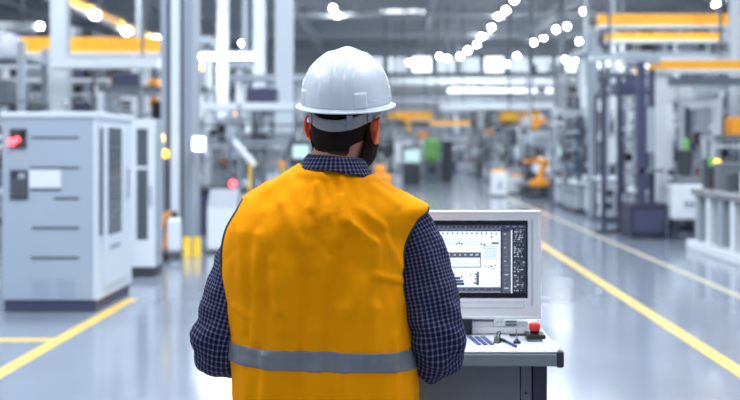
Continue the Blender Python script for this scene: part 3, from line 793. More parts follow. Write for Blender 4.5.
for k, y in enumerate((47, 56, 66, 76)):
    g = MB(); g.box(-34, 34, y-.15, y+.15, RZ-1.35, RZ-1.12); g.box(-34, 34, y-.15, y+.15, RZ-.7, RZ-.56)
    q = -33.0
    while q < 33: g.tube([(q, y, RZ-1.2), (q+1.0, y, RZ-.6)], .05, 6); g.tube([(q+1.0, y, RZ-.6), (q+2.0, y, RZ-1.2)], .05, 6); q += 2.0
    struct(g, f'trim_{50+k}', M['roofbeam'])
# ---- high-bay lamps (round)
def lamp_proto():
    t = empty('ceiling_lamp')
    MB().lathe([(.05, 0), (.06, .02), (.10, .10), (.10, .26), (.04, .3)], n=16).build('housing', M['mgrey'], t, smooth=True)
    MB().lathe([(.06, .09), (.20, .05), (.25, .01), (.24, .01), (.18, .045)], n=24).build('reflector', M['mgrey'], t, smooth=True)
    MB().ball((0, 0, -.10), (.125, .125, .125), 16).build('lens', M['lamp'], t, smooth=True)
    MB().tube([(0, 0, .3), (0, 0, .9)], .012, 6).build('rod', M['mgrey'], t)
    return t
lp0 = lamp_proto(); lpS = snapshot(lp0)
ORD = ['first', 'second', 'third', 'fourth', 'fifth', 'sixth', 'seventh', 'eighth', 'ninth', 'tenth', 'eleventh', 'twelfth', 'thirteenth', 'fourteenth']
LAMPS = []
rowA = [(514,1),(506,11),(499,17),(491.5,28),(482,37),(477,45),(468,51),(460,57)]
rowB = [(584,12),(567,27),(556,30),(544,38),(534,43),(517,57)]
for i, (px, py) in enumerate(rowA): LAMPS.append((px, py, f'round ceiling lamp, {ORD[i]} from the top in the row right of the hard hat'))
for i, (px, py) in enumerate(rowB): LAMPS.append((px, py, f'round ceiling lamp, {ORD[i]} from the top in the row over the right machines'))
LAMPS += [(579,42,'round ceiling lamp just under the orange crane girder corner'),(594,31,'round ceiling lamp beside the end of the top orange crane girder'),(716,5,'single round ceiling lamp above the long orange crane girders'),
          (409,63,'single round ceiling lamp nearest the hard hat, just left of the window band'),(439,57,'round ceiling lamp in front of the windows, nearer the hard hat of the bright pair'),(447,59,'round ceiling lamp in front of the windows, farther from hat of the bright pair'),
          (333,9,'round ceiling lamp above the hard hat, upper of the close pair'),(337,16,'round ceiling lamp above the hard hat, lower of the close pair'),
          (225,30,'round lamp between the pale columns, above the bright tube lamp'),(242,44,'round lamp just above the end of the bright tube lamp'),
          (40,27,'round lamp in the dark roof nearest the left picture edge'),(69,42,'round lamp beside the white column over the yellow girder'),
          (507,65,'round lamp low before the window band, nearer the hard hat'),(564,60,'round lamp before the window band below the second lamp row'),(576,60,'bright round lamp low before the windows, left of the dark crane post')]
first = True
for px, py, lab in LAMPS:
    zl = 9.0 if py < 50 else 7.6
    if px < 330 and px > 200: zl = 8.3
    if px < 100: zl = 7.6
    Yl = F*(zl-.14-H)/(VY-py)
    if Yl > 80: Yl = 78; zl = H + (VY-py)*Yl/F + .14
    t = lp0 if first else copy_tree(lpS); first = False
    t.location = (X(px, Yl), Yl, zl); tag(t, lab, 'lamp', 'round high-bay lamps under the roof')
# long tube lamp between columns
def tube_lamp(px0, px1, py, Y, lab, thick=.1, m='lamp', hang=2.0):
    xa, xb, z = X(px0, Y), X(px1, Y), Z(py, Y)
    t = empty('tube_lamp', ((xa+xb)/2, Y, z), 0, lab, 'lamp'); L = (xb-xa)/2
    MB().box(-L, L, -.06, .06, thick*.5, thick*.5+.06).build('housing', M['white'], t, bevel=.01)
    MB().tube([(-L+.03, 0, 0), (L-.03, 0, 0)], thick*.5, 12).build('tube', M[m], t, smooth=True)
    for s_ in (-1, 1): MB().tube([(s_*L*.8, 0, thick*.5+.06), (s_*L*.8, 0, hang)], .012, 6).build('hanger', M['mgrey'], t)
    return t
tube_lamp(190, 255, 56.5, 22.6, 'long bright tube lamp hanging across the pale columns', .10, hang=6.6)
tube_lamp(380, 425, 10, 62, 'long ceiling tube lamp above and right of the hard hat', .5, 'lampsoft', hang=.6)
tube_lamp(447, 558, 91, 68, 'very long white tube lamp below the window band', .26, 'lampsoft', hang=3.5)

# ================================================================== STEEL COLUMNS
def column(px0, px1, Y, lab, ca='columnlight', depth=.3, z1=RZ, z0=0.0):
    xa, xb = X(px0, Y), X(px1, Y); w = xb-xa; hw = w/2
    t = empty('steel_column', ((xa+xb)/2, Y+depth/2, 0), 0, lab, 'column')
    s_ = MB(); s_.box(-hw, hw, -depth/2, -depth/2+.02, z0, z1); s_.box(-hw, hw, depth/2-.02, depth/2, z0, z1); s_.box(-hw*.12, hw*.12, -depth/2+.02, depth/2-.02, z0, z1)
    s_.build('shaft', M[ca], t)
    MB().box(-hw-.06, hw+.06, -depth/2-.06, depth/2+.06, 0, .025).build('base_plate', M['mgrey'], t)
    return t
# twin big column near the left aisle edge
t = empty('machine_column', (X(178, 15.6), 15.8, 0), 0, 'large twin blue-grey steel column with a lit box, behind the white cabinet', 'column')
def rel(px, Y=15.6): return X(px, Y) - X(178, 15.6)
MB().box(rel(160), rel(166), -.16, .2, 0, 10.2).build('side_flange', M['column'], t)
MB().box(rel(166), rel(170.5), -.06, .2, 0, 10.2).build('web', M['mgrey'], t)
MB().box(rel(170.5), rel(179), -.18, .2, 0, 10.2).build('front_flange', M['columnlight'], t)
MB().box(rel(179), rel(183), -.04, .2, 0, 10.2).build('web', M['mgrey'], t)
MB().box(rel(183), rel(191), -.14, .25, 0, 10.2).build('front_flange', M['column'], t)
MB().box(rel(191), rel(194.5), -.18, .25, 0, 10.2).build('edge_flange', M['lgrey'], t)
MB().box(rel(157), rel(197), -.22, .3, 0, .03).build('base_plate', M['mgrey'], t)
t = empty('lit_wall_box', (X(198.5, 15.3), 15.3, Z(144, 15.3)), 0, 'square glowing white light box fixed to the big twin column', 'lamp')
MB().box(-.105, .105, .02, .10, -.115, .115).build('casing', M['white'], t, bevel=.02)
MB().box(-.085, .085, .0, .02, -.095, .095).build('lens', M['lampdim'], t, bevel=.02, seg=3)
MB().box(-.16, -.02, .10, .28, -.03, .03).build('bracket', M['mgrey'], t)
column(217, 226.5, 24, 'slender white column left of the bright tube lamp end')
column(253, 264, 27, 'white column at the right end of the bright tube lamp')
column(275, 292, 21, 'broad white column nearest the hard hat on its left')
column(242, 247, 34, 'thin grey column between the two white columns under the tube lamp', 'lgrey')
column(50, 66, 23, 'white column behind the white cabinet with yellow girder crossing it')
column(136, 141, 33, 'thin pale column just left of the big twin column', 'lgrey')
column(590, 598, 23, 'grey column carrying the top orange crane girder', 'lgrey', z1=4.35)
column(585, 588, 38, 'thin pale column just left of the crane girder post')
column(734, 741, 19.7, 'white column at the right picture edge', z1=RZ)
column(612, 616, 36, 'thin pale column behind the right machines under the crane girders', 'lgrey')
column(560, 564, 52, 'thin far column right of the orange robot', 'lgrey')

# ================================================================== CRANES
def girder(name, xa, xb, Y, za, zb_, lab, m='amber', mlow='lgrey', low=.18, legs=(), hang=True):
    t = empty(name, ((xa+xb)/2, Y, za), 0, lab, 'crane'); cx = (xa+xb)/2
    MB().box(xa-cx, xb-cx, -.14, .14, 0, zb_-za).build('girder', M[m], t, bevel=.01)
    MB().box(xa-cx, xb-cx, -.20, .20, -.06, 0).build('lower_flange', M['white'], t)
    if low: MB().box(xa-cx, xb-cx, .22, .34, -low-.1, -.12).build('cable_tray', M[mlow], t)
    q = xa+.6
    while q < xb and q < xa+30:
        MB().box(q-cx-.03, q-cx+.03, -.16, -.14, .02, zb_-za-.02).build('stiffener', M[m], t); q += 2.2
    for lx in legs:
        MB().box(lx-cx-.10, lx-cx+.10, -.1, .1, -za, -.06).build('leg', M['white'], t)
    if hang:
        for lx in (xa+.4, xb-.4): MB().tube([(lx-cx, 0, zb_-za), (lx-cx, 0, RZ-za-.01)], .035, 6).build('suspension_rod', M['mgrey'], t)
    return t
girder('crane_girder', X(598, 22.5), X(760, 22.5), 22.5, Z(26, 22.5), Z(15, 22.5), 'topmost orange crane girder over the right machines', low=0)
girder('crane_girder', X(606, 25), X(733, 25), 25, Z(40.5, 25), Z(33.5, 25), 'second orange crane girder just below the topmost one', low=0)
girder('crane_girder', X(650, 18.7), X(760, 18.7), 18.7, Z(70, 18.7), Z(61, 18.7), 'lowest orange crane girder at the right, on white legs', legs=(X(661, 18.7), X(752, 18.7)), hang=False)
girder('crane_girder', X(-30, 25), X(160, 25), 25, Z(53, 25), Z(38, 25), 'broad yellow crane girder behind the white cabinet, left of the twin column')
girder('white_girder', X(-30, 22), X(161, 22), 22, Z(66, 22), Z(57, 22), 'long white girder just under the yellow one at the left', m='white', low=0)
girder('white_girder', X(-30, 30), X(36, 30), 30, Z(29, 30), Z(22, 30), 'pale girder in the dark roof at the left edge', m='white', low=0)
girder('white_girder', X(590, 21), X(740, 21), 21, Z(58, 21), Z(54, 21), 'thin grey girder between the orange girders at the right', m='lgrey', low=0)
for (a, b_, c, d, Y, lab, m) in ((396, 432, 112, 120, 60, 'low orange girder just right of the hard hat brim', 'amber'), (430, 470, 121, 125, 58, 'thin orange girder above the green machine', 'amber'), (390, 600, 78, 84, 72, 'long grey girder right under the window band', 'white'),
                          (390, 620, 97, 102, 66, 'long grey girder under the very long white lamp', 'lgrey'), (440, 610, 104, 108, 56, 'thin pale girder above the far machines', 'white')):
    girder('far_girder', X(a, Y), X(b_, Y), Y, Z(d, Y), Z(c, Y), lab, m=m, low=0)
# longitudinal yellow beam with lamps towards the far end, upper left
t = empty('runway_beam', (-10.45, 36, 6.3), 0, 'slanting yellow runway beam with small lamps in the upper left roof', 'beam')
MB().box(-.12, .12, -9, 8, -.16, .16).build('beam', M['amber'], t); MB().box(-.2, .2, -9, 8, -.2, -.16).build('flange', M['white'], t)
for yy in (-7, 0, 7): MB().tube([(0, yy, .16), (0, yy, RZ-6.3)], .04, 6).build('suspension_rod', M['mgrey'], t)
for i, (px, py) in enumerate(((95.5, 14), (127, 30), (156.5, 38))):
    Yl = -10.2*F/(px-VX)
    t = empty('beam_lamp', (-10.2, Yl, Z(py, Yl)), 0, f'small bright lamp on the slanting yellow beam, {ORD[i]} from its upper end', 'lamp')
    MB().ball((0, 0, -.05), (.16, .16, .12), 12).build('lens', M['lamp'], t, smooth=True); MB().box(-.05, .05, -.05, .05, .05, .30).build('bracket', M['mgrey'], t)
# two yellow hoist boxes in the middle distance
for i, (a, b_) in enumerate(((500, 519), (522, 541))):
    Y = 46; t = empty('hoist_trolley', (X((a+b_)/2, Y), Y, Z(122, Y)), 0, ('yellow hoist box over the far machines, nearer the monitor side', 'yellow hoist box over the far machines, farther right of the two')[i], 'hoist')
    hw = (X(b_, Y)-X(a, Y))/2; MB().box(-hw, hw, -.3, .3, 0, .45).build('housing', M['amber'], t, bevel=.03)
    MB().box(-hw*.5, hw*.5, -.35, -.3, .1, .3).build('cover', M['yellow'], t)
    MB().tube([(0, 0, 0), (0, 0, -1.4)], .03, 6).build('chain', M['dgrey'], t); MB().lathe([(.08, -1.6), (.12, -1.5), (.05, -1.4)], n=12).build('hook_block', M['dgrey'], t)
    MB().tube([(0, 0, .45), (0, 0, RZ-Z(122, Y)-.01)], .04, 6).build('suspension_rod', M['mgrey'], t)

# ================================================================== THE NEAR CABINET
YC = 9.72; xA = X(1.5, YC); xB = X(97.5, YC); dC = 1.27; hC = Z(112, YC)
cab = empty('machine_cabinet', ((xA+xB)/2, YC+dC/2, 0), 0, 'tall blue-grey and white machine cabinet with slots and a red switch', 'cabinet')
cx, cy = (xA+xB)/2, YC+dC/2; w = (xB-xA)/2; d = dC/2
def lx(px): return X(px, YC) - cx
def lz(py): return Z(py, YC)
MB().box(-w+.02, w-.02, -d+.02, d-.02, 0, .11).build('plinth', M['navy'], cab, bevel=.008)
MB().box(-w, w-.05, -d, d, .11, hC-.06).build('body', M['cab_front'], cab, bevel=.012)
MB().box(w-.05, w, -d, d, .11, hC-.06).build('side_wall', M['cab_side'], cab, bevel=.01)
MB().box(-w-.015, w+.015, -d-.015, d+.015, hC-.06, hC).build('top_cap', M['cab_side'], cab, bevel=.012)
for a, b_, c, dd in ((31, 79, 136.5, 139), (30, 79, 166.5, 169), (31, 61, 188.5, 191), (54, 79, 197, 200), (32, 79, 226.5, 229.5), (31, 79, 256.5, 259.5)):
    MB().box(lx(a), lx(b_), -d-.004, -d+.004, lz(dd), lz(c)).build('vent_slot', M['vent'], cab)
for a in (31, 55):
    g = MB()
    for r_ in range(6):
        for c_ in range(7): g.box(lx(a+1+c_*2.7), lx(a+2.7+c_*2.7), -d-.003, -d+.003, lz(295-r_*3+1.3), lz(295-r_*3))
    g.build('air_grille', mat('grille_'+str(a), (.34, .41, .50), rough=.6), cab)
sp_ = MB().box(lx(10.5), lx(26.5), -d-.02, -d+.002, lz(148), lz(129)).build('switch_panel', M['dgrey'], cab, bevel=.004)
MB().lathe([(.028, 0), (.034, .02), (.034, .04), (.02, .05)], n=16).xf(Matrix.Translation((lx(14), -d-.02, lz(142))) @ Matrix.Rotation(PI/2, 4, 'X')).build('red_switch', M['lampred'], sp_, smooth=True)
MB().lathe([(.022, 0), (.026, .02), (.02, .03)], n=16).xf(Matrix.Translation((lx(18.5), -d-.02, lz(139.5))) @ Matrix.Rotation(PI/2, 4, 'X')).build('pilot_light', M['lampred'], sp_, smooth=True)
MB().box(lx(21.5), lx(25), -d-.026, -d-.02, lz(138), lz(131)).build('selector', M['black'], sp_)
kp = MB().box(lx(10.5), lx(28), -d-.02, -d+.002, lz(199), lz(170)).build('keypad_panel', M['dgrey'], cab, bevel=.004)
for r_ in range(5):
    for c_ in range(3):
        MB().box(lx(12.2+c_*5), lx(15.6+c_*5), -d-.025, -d-.02, lz(196-r_*3.6), lz(193.6-r_*3.6)).build('key', M['mgrey'], kp)
MB().box(lx(19), lx(26), -d-.024, -d-.02, lz(178.5), lz(173)).build('display', M['lgrey'], kp)
MB().box(lx(29.5), lx(61), -d-.014, -d+.002, lz(188), lz(170)).build('name_plate', M['paper'], cab, bevel=.003)
# side door with smoked window
def sy(px): return X(px, 1) and (cx + w)*F/(px-VX) - cy     # local y on the side wall for a picture column
def szz(py, yloc): return Z(py, cy + yloc)
dr = MB().box(w, w+.018, sy(102.5), sy(126.5), .22, hC-.13).build('side_door', M['cab_side'], cab, bevel=.006)
def side_pane(pa, pb, m, name, parent, th=.022):
    y0, y1 = sy(pa), sy(pb); return MB().box(w+.016, w+th, y0, y1, szz(238, y0)+.03, szz(127, y0)).build(name, m, parent)
side_pane(99.3, 101.6, M['mgrey'], 'door_gap', cab, .019)
p1 = side_pane(106.5, 119.5, M['tinted'], 'side_window', dr, .023)
for k in range(7):
    z_ = .58 + k*.165; MB().box(w+.023, w+.026, sy(108), sy(118), z_, z_+.02).build('window_bar', M['mgrey'], p1)
MB().tube([(w+.05, sy(123.5), 1.05), (w+.05, sy(123.5), 1.35)], .012, 8).build('door_handle', M['steel'], dr)
for z_ in (1.05, 1.35): MB().tube([(w+.015, sy(123.5), z_), (w+.05, sy(123.5), z_)], .009, 6).build('handle_post', M['steel'], dr)

# second cabinet with glazed door behind it
def glazed_cabinet(x0, x1, y0, y1, h, lab, name='glazed_cabinet'):
    t = empty(name, ((x0+x1)/2, (y0+y1)/2, 0), 0, lab, 'cabinet'); w, d = (x1-x0)/2, (y1-y0)/2
    MB().box(-w, w, -d, d, 0, .12).build('plinth', M['dgrey'], t)
    MB().box(-w, w, -d+.03, d, .12, h).build('body', M['lgrey'], t, bevel=.01)
    f = MB(); f.box(-w, -w+.09, -d, -d+.03, .12, h); f.box(w-.09, w, -d, -d+.03, .12, h); f.box(-w+.09, w-.09, -d, -d+.03, h-.12, h); f.box(-w+.09, w-.09, -d, -d+.03, .12, .45); f.box(-w+.09, w-.09, -d, -d+.03, h*.68, h*.70)
    dd = f.build('door', M['white'], t, bevel=.006)
    MB().box(-w+.09, w-.09, -d+.012, -d+.028, .45, h-.12).build('glass', M['tinted'], dd)
    MB().tube([(w-.05, -d-.03, h*.45), (w-.05, -d-.03, h*.58)], .012, 6).build('handle', M['steel'], dd)
    MB().box(w, w+.02, -d+.08, d-.08, .3, h-.2).build('side_panel', M['lgrey'], t)
    return t
glazed_cabinet(X(129, 12.4), X(155, 12.4), 12.4, 12.8, Z(119, 12.4), 'grey cabinet with a tall glazed door, right behind the white machine cabinet')

# ================================================================== MACHINE KINDS (each with its parts)
MATS_L = ['white', 'lgrey', 'steel', 'steel', 'white']
MATS_D = ['dgrey', 'navy', 'black', 'dgrey']
def rig(seed, W=2.0, D=1.6, Ht=2.4, accent=None, name='assembly_machine', base='lgrey', dark='dgrey', tall=0):
    r = random.Random(seed); t = empty(name); hw, hd = W/2, D/2
    MB().box(-hw, hw, -hd, hd, 0, .10).build('plinth', M[dark], t)
    zt_ = r.uniform(.75, .95)
    nb_ = r.choice((2, 3)); 
    for k in range(nb_):
        a = -hw + W*k/nb_ + .03; b2 = -hw + W*(k+1)/nb_ - .03
        dr_ = MB().box(a, b2, -hd+.03, -hd+.30, .10, zt_-.06).build('base_unit', M[r.choice([base, 'white', 'lgrey', dark])], t, bevel=.01)
        MB().box(a+.06, b2-.06, -hd+.015, -hd+.03, zt_-.3, zt_-.26).build('pull', M['dgrey'], dr_)
    MB().box(-hw, hw, -hd+.31, hd, .10, zt_-.06).build('base_frame', M['mgrey'], t)
    MB().box(-hw-.04, hw+.04, -hd-.04, hd, zt_-.06, zt_).build('deck', M[r.choice(['steel', 'white', 'dgrey'])], t, bevel=.008)
    for sx in (-1, 1):
        for sy_ in (-1, 1):
            MB().box(sx*(hw-.08)-.05, sx*(hw-.08)+.05, sy_*(hd-.12)-.05, sy_*(hd-.12)+.05, zt_, Ht).build('post', M[r.choice(['steel', 'white', 'lgrey', 'navy'])], t)
    for sy_ in (-1, 1):
        MB().box(-hw+.03, hw-.03, sy_*(hd-.12)-.045, sy_*(hd-.12)+.045, Ht, Ht+.12).build('crossbeam', M[r.choice(['lgrey', 'white', 'mgrey'])], t)
    MB().box(-hw+.1, hw-.1, -hd+.07, -hd+.13, Ht*.72, Ht*.72+.07).build('rail', M['steel'], t)
    for k in range(r.choice((3, 4, 5))):
        x_ = -hw+.25 + (W-.5)*k/4 + r.uniform(-.08, .08); y_ = r.uniform(-hd+.25, hd-.3); zz = r.uniform(1.15, Ht-.5); rr = r.uniform(.05, .12)
        hd_ = MB().box(x_-rr*1.4, x_+rr*1.4, y_-rr, y_+rr, zz, zz+r.uniform(.25, .5)).build('tool_head', M[r.choice(MATS_D+MATS_L)], t, bevel=.015)
        MB().tube([(x_, y_, zz), (x_, y_, zz-.22)], [rr*.6, rr*.4], 10).build('spindle', M['steel'], hd_, smooth=True)
        MB().tube([(x_, y_, zz+.2), (x_, y_, Ht+.02)], rr*.28, 8).build('piston_rod', M['steel'], hd_, smooth=True)
    for k in range(r.choice((3, 4))):
        x_ = r.uniform(-hw+.2, hw-.2); y_ = r.uniform(-hd+.15, hd-.35); s_ = r.uniform(.08, .18)
        MB().box(x_-s_, x_+s_, y_-s_*.7, y_+s_*.7, zt_, zt_+r.uniform(.12, .4)).build('fixture', M[r.choice(MATS_L+MATS_D+([accent] if accent else []))], t, bevel=.012)
    for k in range(3):
        x_ = r.uniform(-hw+.15, hw-.15); y_ = r.uniform(-hd+.1, hd-.2); x2 = x_+r.uniform(-.5, .5)
        pts = [(x_, y_, Ht), (x_+.05, y_-.05, Ht-.35), ((x_+x2)/2, y_-.1, Ht-.75), (x2, y_, zt_+.25)]
        MB().tube(pts, .022, 6).build('hose', M[r.choice(['dgrey', 'dgrey', 'mgrey'])], t, smooth=True)
    bp_ = MB().box(-hw+.15, hw-.15, hd-.10, hd-.06, zt_, Ht*.82).build('back_panel', M[r.choice(['dgrey', 'mgrey', 'lgrey'])], t)
    for k in range(6):
        x_ = r.uniform(-hw+.25, hw-.35); z_ = r.uniform(zt_+.1, Ht*.75); w_ = r.uniform(.06, .2)
        MB().box(x_, x_+w_, hd-.22, hd-.10, z_, z_+r.uniform(.08, .3)).build('valve_box', M[r.choice(['white', 'dgrey', 'white', 'black', 'steel', 'copper'])], bp_, bevel=.008)
    for k in range(5):
        x_ = r.uniform(-hw+.15, hw-.15); y_ = r.uniform(-hd, -hd+.25); z_ = r.uniform(.3, Ht*.95); q_ = r.uniform(.05, .11)
        MB().box(x_-q_, x_+q_, y_-.12, y_+.02, z_-q_*r.uniform(.6, 1.5), z_+q_).build('module', M[r.choice(['white', 'dgrey', 'black', 'steel', 'lgrey', 'navy', 'copper', 'white'])], t, bevel=.01)
    for e_ in (-1, 1):
        for k in range(5):
            y_ = r.uniform(-hd+.1, hd-.25); z_ = r.uniform(.25, Ht*.95); q_ = r.uniform(.05, .14); x_ = e_*hw
            MB().box(x_-.08, x_+.06, y_-q_, y_+q_, z_-q_*r.uniform(.5, 1.6), z_+q_).build('side_module', M[r.choice(['white', 'dgrey', 'black', 'steel', 'dgrey', 'navy', 'white'])], t, bevel=.01)
        y_ = r.uniform(-.3, .3); MB().tube([(e_*(hw+.03), y_, .1), (e_*(hw+.03), y_, Ht)], .03, 6).build('side_conduit', M[r.choice(['white', 'dgrey'])], t, smooth=True)
    for k in range(3):
        z_ = r.uniform(1.2, Ht); MB().tube([(-hw, -hd+.05+.08*k, z_), (hw, -hd+.05+.08*k, z_)], r.uniform(.015, .04), 6).build('conduit', M[r.choice(['steel', 'dgrey', 'white'])], t, smooth=True)
    for k in range(2):
        x_ = r.uniform(-hw+.2, hw-.2); MB().tube([(x_, -hd-.02, .1), (x_, -hd-.02, Ht+.1)], r.uniform(.02, .045), 6).build('upright_tube', M[r.choice(['steel', 'white', 'dgrey'])], t, smooth=True)
    sx = r.choice((-1, 1))
    pnl = MB().box(sx*(hw-.36)-.2, sx*(hw-.36)+.2, -hd-.10, -hd-.02, 1.25, 1.7).build('control_panel', M[r.choice(['white', 'lgrey', 'dgrey'])], t, bevel=.012)
    MB().box(sx*(hw-.36)-.15, sx*(hw-.36)+.15, -hd-.106, -hd-.10, 1.40, 1.64).build('display', M[r.choice(['screenglow', 'tinted', 'tinted'])], pnl)
    MB().tube([(sx*(hw-.36), -hd-.04, 1.7), (sx*(hw-.36), -hd+.0, 2.0), (sx*(hw-.2), -hd+.12, Ht)], .025, 6).build('panel_arm', M['mgrey'], t, smooth=True)
    x_ = r.uniform(-hw*.6, hw*.4)
    MB().box(x_-.28, x_+.28, -.2, .3, Ht+.12, Ht+.12+r.uniform(.2, .45)).build('gear_box', M[r.choice(['white', 'mgrey', 'navy'] + ([accent, accent] if accent else []))], t, bevel=.02)
    MB().tube([(hw-.2, 0, Ht+.12), (hw-.2, 0, Ht+.50)], .018, 6).build('beacon_pole', M['steel'], t)
    MB().lathe([(.045, Ht+.50), (.05, Ht+.53), (.05, Ht+.62), (.02, Ht+.65)], (hw-.2, 0, 0), 12).build('beacon', M[r.choice(['steel', 'lampwarm', 'white', 'white'])], t, smooth=True)
    if tall:
        for k in range(3):
            x_ = -hw+.4+k*(W-.8)/2; MB().tube([(x_, .1, Ht+.12), (x_, .1, Ht+tall)], r.uniform(.05, .14), 10).build('duct', M[r.choice(['steel', 'white', 'lgrey'])], t, smooth=True)
        MB().box(-hw+.1, hw-.1, -.15, .35, Ht+tall, Ht+tall+.18).build('header', M['lgrey'], t)
    return t
def press(seed, Ht=2.9, name='column_press', c1='white', c2='navy'):
    r = random.Random(seed); t = empty(name)
    MB().box(-.6, .6, -.7, .6, 0, .55).build('base', M[c2], t, bevel=.02)
    MB().box(-.5, .5, -.75, -.1, .55, .72).build('table', M['steel'], t, bevel=.01)
    MB().prismx([(.05, .55), (.55, .55), (.55, Ht), (-.45, Ht), (-.5, Ht-.7), (-.05, Ht-.85), (.08, Ht-1.1)], -.32, .32).build('c_frame', M[c1], t, bevel=.02)
    h = MB().box(-.24, .24, -.62, -.30, Ht-1.25, Ht-.25).build('ram_housing', M['lgrey'], t, bevel=.02)
    MB().tube([(0, -.46, Ht-1.25), (0, -.46, 1.15)], [.10, .07], 12).build('ram', M['steel'], h, smooth=True)
    MB().lathe([(.18, Ht), (.2, Ht+.05), (.2, Ht+.4), (.12, Ht+.45)], (0, .1, 0), 16).build('motor', M['mgrey'], t, smooth=True)
    for sx in (-1, 1): MB().box(sx*.42-.06, sx*.42+.06, -.6, -.5, .72, Ht-.6).build('guide_post', M[c2 if sx > 0 else 'steel'], t)
    MB().box(.33, .42, -.35, .35, 1.2, 2.0).build('electrical_box', M['white'], t, bevel=.01)
    MB().box(-.9, -.62, -.5, -.40, 1.25, 1.6).build('control_panel', M['dgrey'], t, bevel=.01)
    MB().tube([(-.62, -.44, 1.42), (-.3, -.3, 1.6)], .03, 6).build('panel_arm', M['mgrey'], t)
    for k in range(3): MB().tube([(.2-.1*k, .3, Ht+.1), (.45, .1-.2*k, Ht-.4), (.36, 0, 1.9)], .02, 6).build('hose', M['dgrey'], t, smooth=True)
    return t
def robot(c='orange', name='robot_arm'):
    t = empty(name)
    MB().box(-.45, .45, -.45, .45, 0, .12).build('floor_plate', M['dgrey'], t, bevel=.01)
    MB().lathe([(.36, .12), (.34, .3), (.28, .5), (.28, .56)], n=20).build('pedestal', M['dgrey'], t, smooth=True)
    MB().box(-.34, .34, -.26, .26, .56, .86).build('turret', M[c], t, bevel=.05, seg=3)
    a = MB(); a.tube([(-.05, 0, .80), (-.28, 0, 1.55)], [.17, .12], 14); a.build('lower_arm', M[c], t, smooth=True)
    a = MB(); a.tube([(-.30, -.17, 1.55), (-.30, .17, 1.55)], .17, 16); a.build('elbow_joint', M[c], t, smooth=True)
    a = MB(); a.tube([(-.38, 0, 1.60), (.25, 0, 1.72), (.62, 0, 1.62)], [.15, .12, .08], 14); a.build('upper_arm', M[c], t, smooth=True)
    w = MB(); w.tube([(.62, 0, 1.62), (.74, 0, 1.48), (.76, 0, 1.30)], [.08, .07, .05], 12); wo = w.build('wrist', M['dgrey'], t, smooth=True)
    MB().box(.68, .84, -.08, .08, 1.16, 1.30).build('gripper', M['steel'], wo)
    MB().tube([(-.30, .2, 1.4), (-.5, .22, 1.7), (-.1, .2, 1.9), (.5, .1, 1.74)], .03, 8).build('hose', M['dgrey'], t, smooth=True)
    MB().box(-.55, -.2, -.12, .12, .62, .86).build('counterweight', M[c], t, bevel=.03)
    return t
def centre(seed, W=2.4, D=1.8, Ht=2.1, name='machining_centre', c='white', c2='mgrey'):
    r = random.Random(seed); t = empty(name); hw, hd = W/2, D/2
    MB().box(-hw+.04, hw-.04, -hd+.04, hd-.04, 0, .14).build('plinth', M['dgrey'], t)
    MB().box(-hw, hw, -hd+.05, hd, .14, Ht).build('housing', M[c], t, bevel=.02)
    for s_, nm in ((-1, 'door'), (1, 'door')):
        dd = MB().box(min(s_*.02, s_*hw*.62), max(s_*.02, s_*hw*.62), -hd, -hd+.05, .7, Ht-.18).build('door', M[c2], t, bevel=.008)
        MB().box(min(s_*.12, s_*hw*.52), max(s_*.12, s_*hw*.52), -hd-.01, -hd, 1.0, Ht-.3).build('window', M['tinted'], dd)
        MB().tube([(s_*.07, -hd-.04, 1.0), (s_*.07, -hd-.04, 1.35)], .014, 6).build('handle', M['steel'], dd)
    p_ = MB().box(hw*.68, hw*.96, -hd-.02, -hd+.05, 1.0, 1.8).build('control_panel', M['dgrey'], t, bevel=.01)
    MB().box(hw*.72, hw*.92, -hd-.03, -hd-.02, 1.45, 1.72).build('display', M['screenglow'], p_)
    MB().box(-hw*.9, hw*.9, -hd+.02, -hd+.05, .25, .6).build('apron', M[c2], t, bevel=.01)
    MB().box(-hw*.5, hw*.3, -hd*.3, hd*.7, Ht, Ht+.45).build('spindle_cover', M['lgrey'], t, bevel=.03)
    MB().tube([(-hw*.7, 0, Ht), (-hw*.7, 0, Ht+.5), (-hw*.7, .3, Ht+.8)], .09, 10).build('extractor_pipe', M['steel'], t, smooth=True)
    MB().tube([(hw*.8, 0, Ht), (hw*.8, 0, Ht+.35)], .02, 6).build('beacon_pole', M['steel'], t)
    MB().lathe([(.045, Ht+.35), (.05, Ht+.38), (.05, Ht+.52), (.02, Ht+.55)], (hw*.8, 0, 0), 12).build('beacon', M[r.choice(['lampwarm', 'steel', 'white'])], t, smooth=True)
    return t
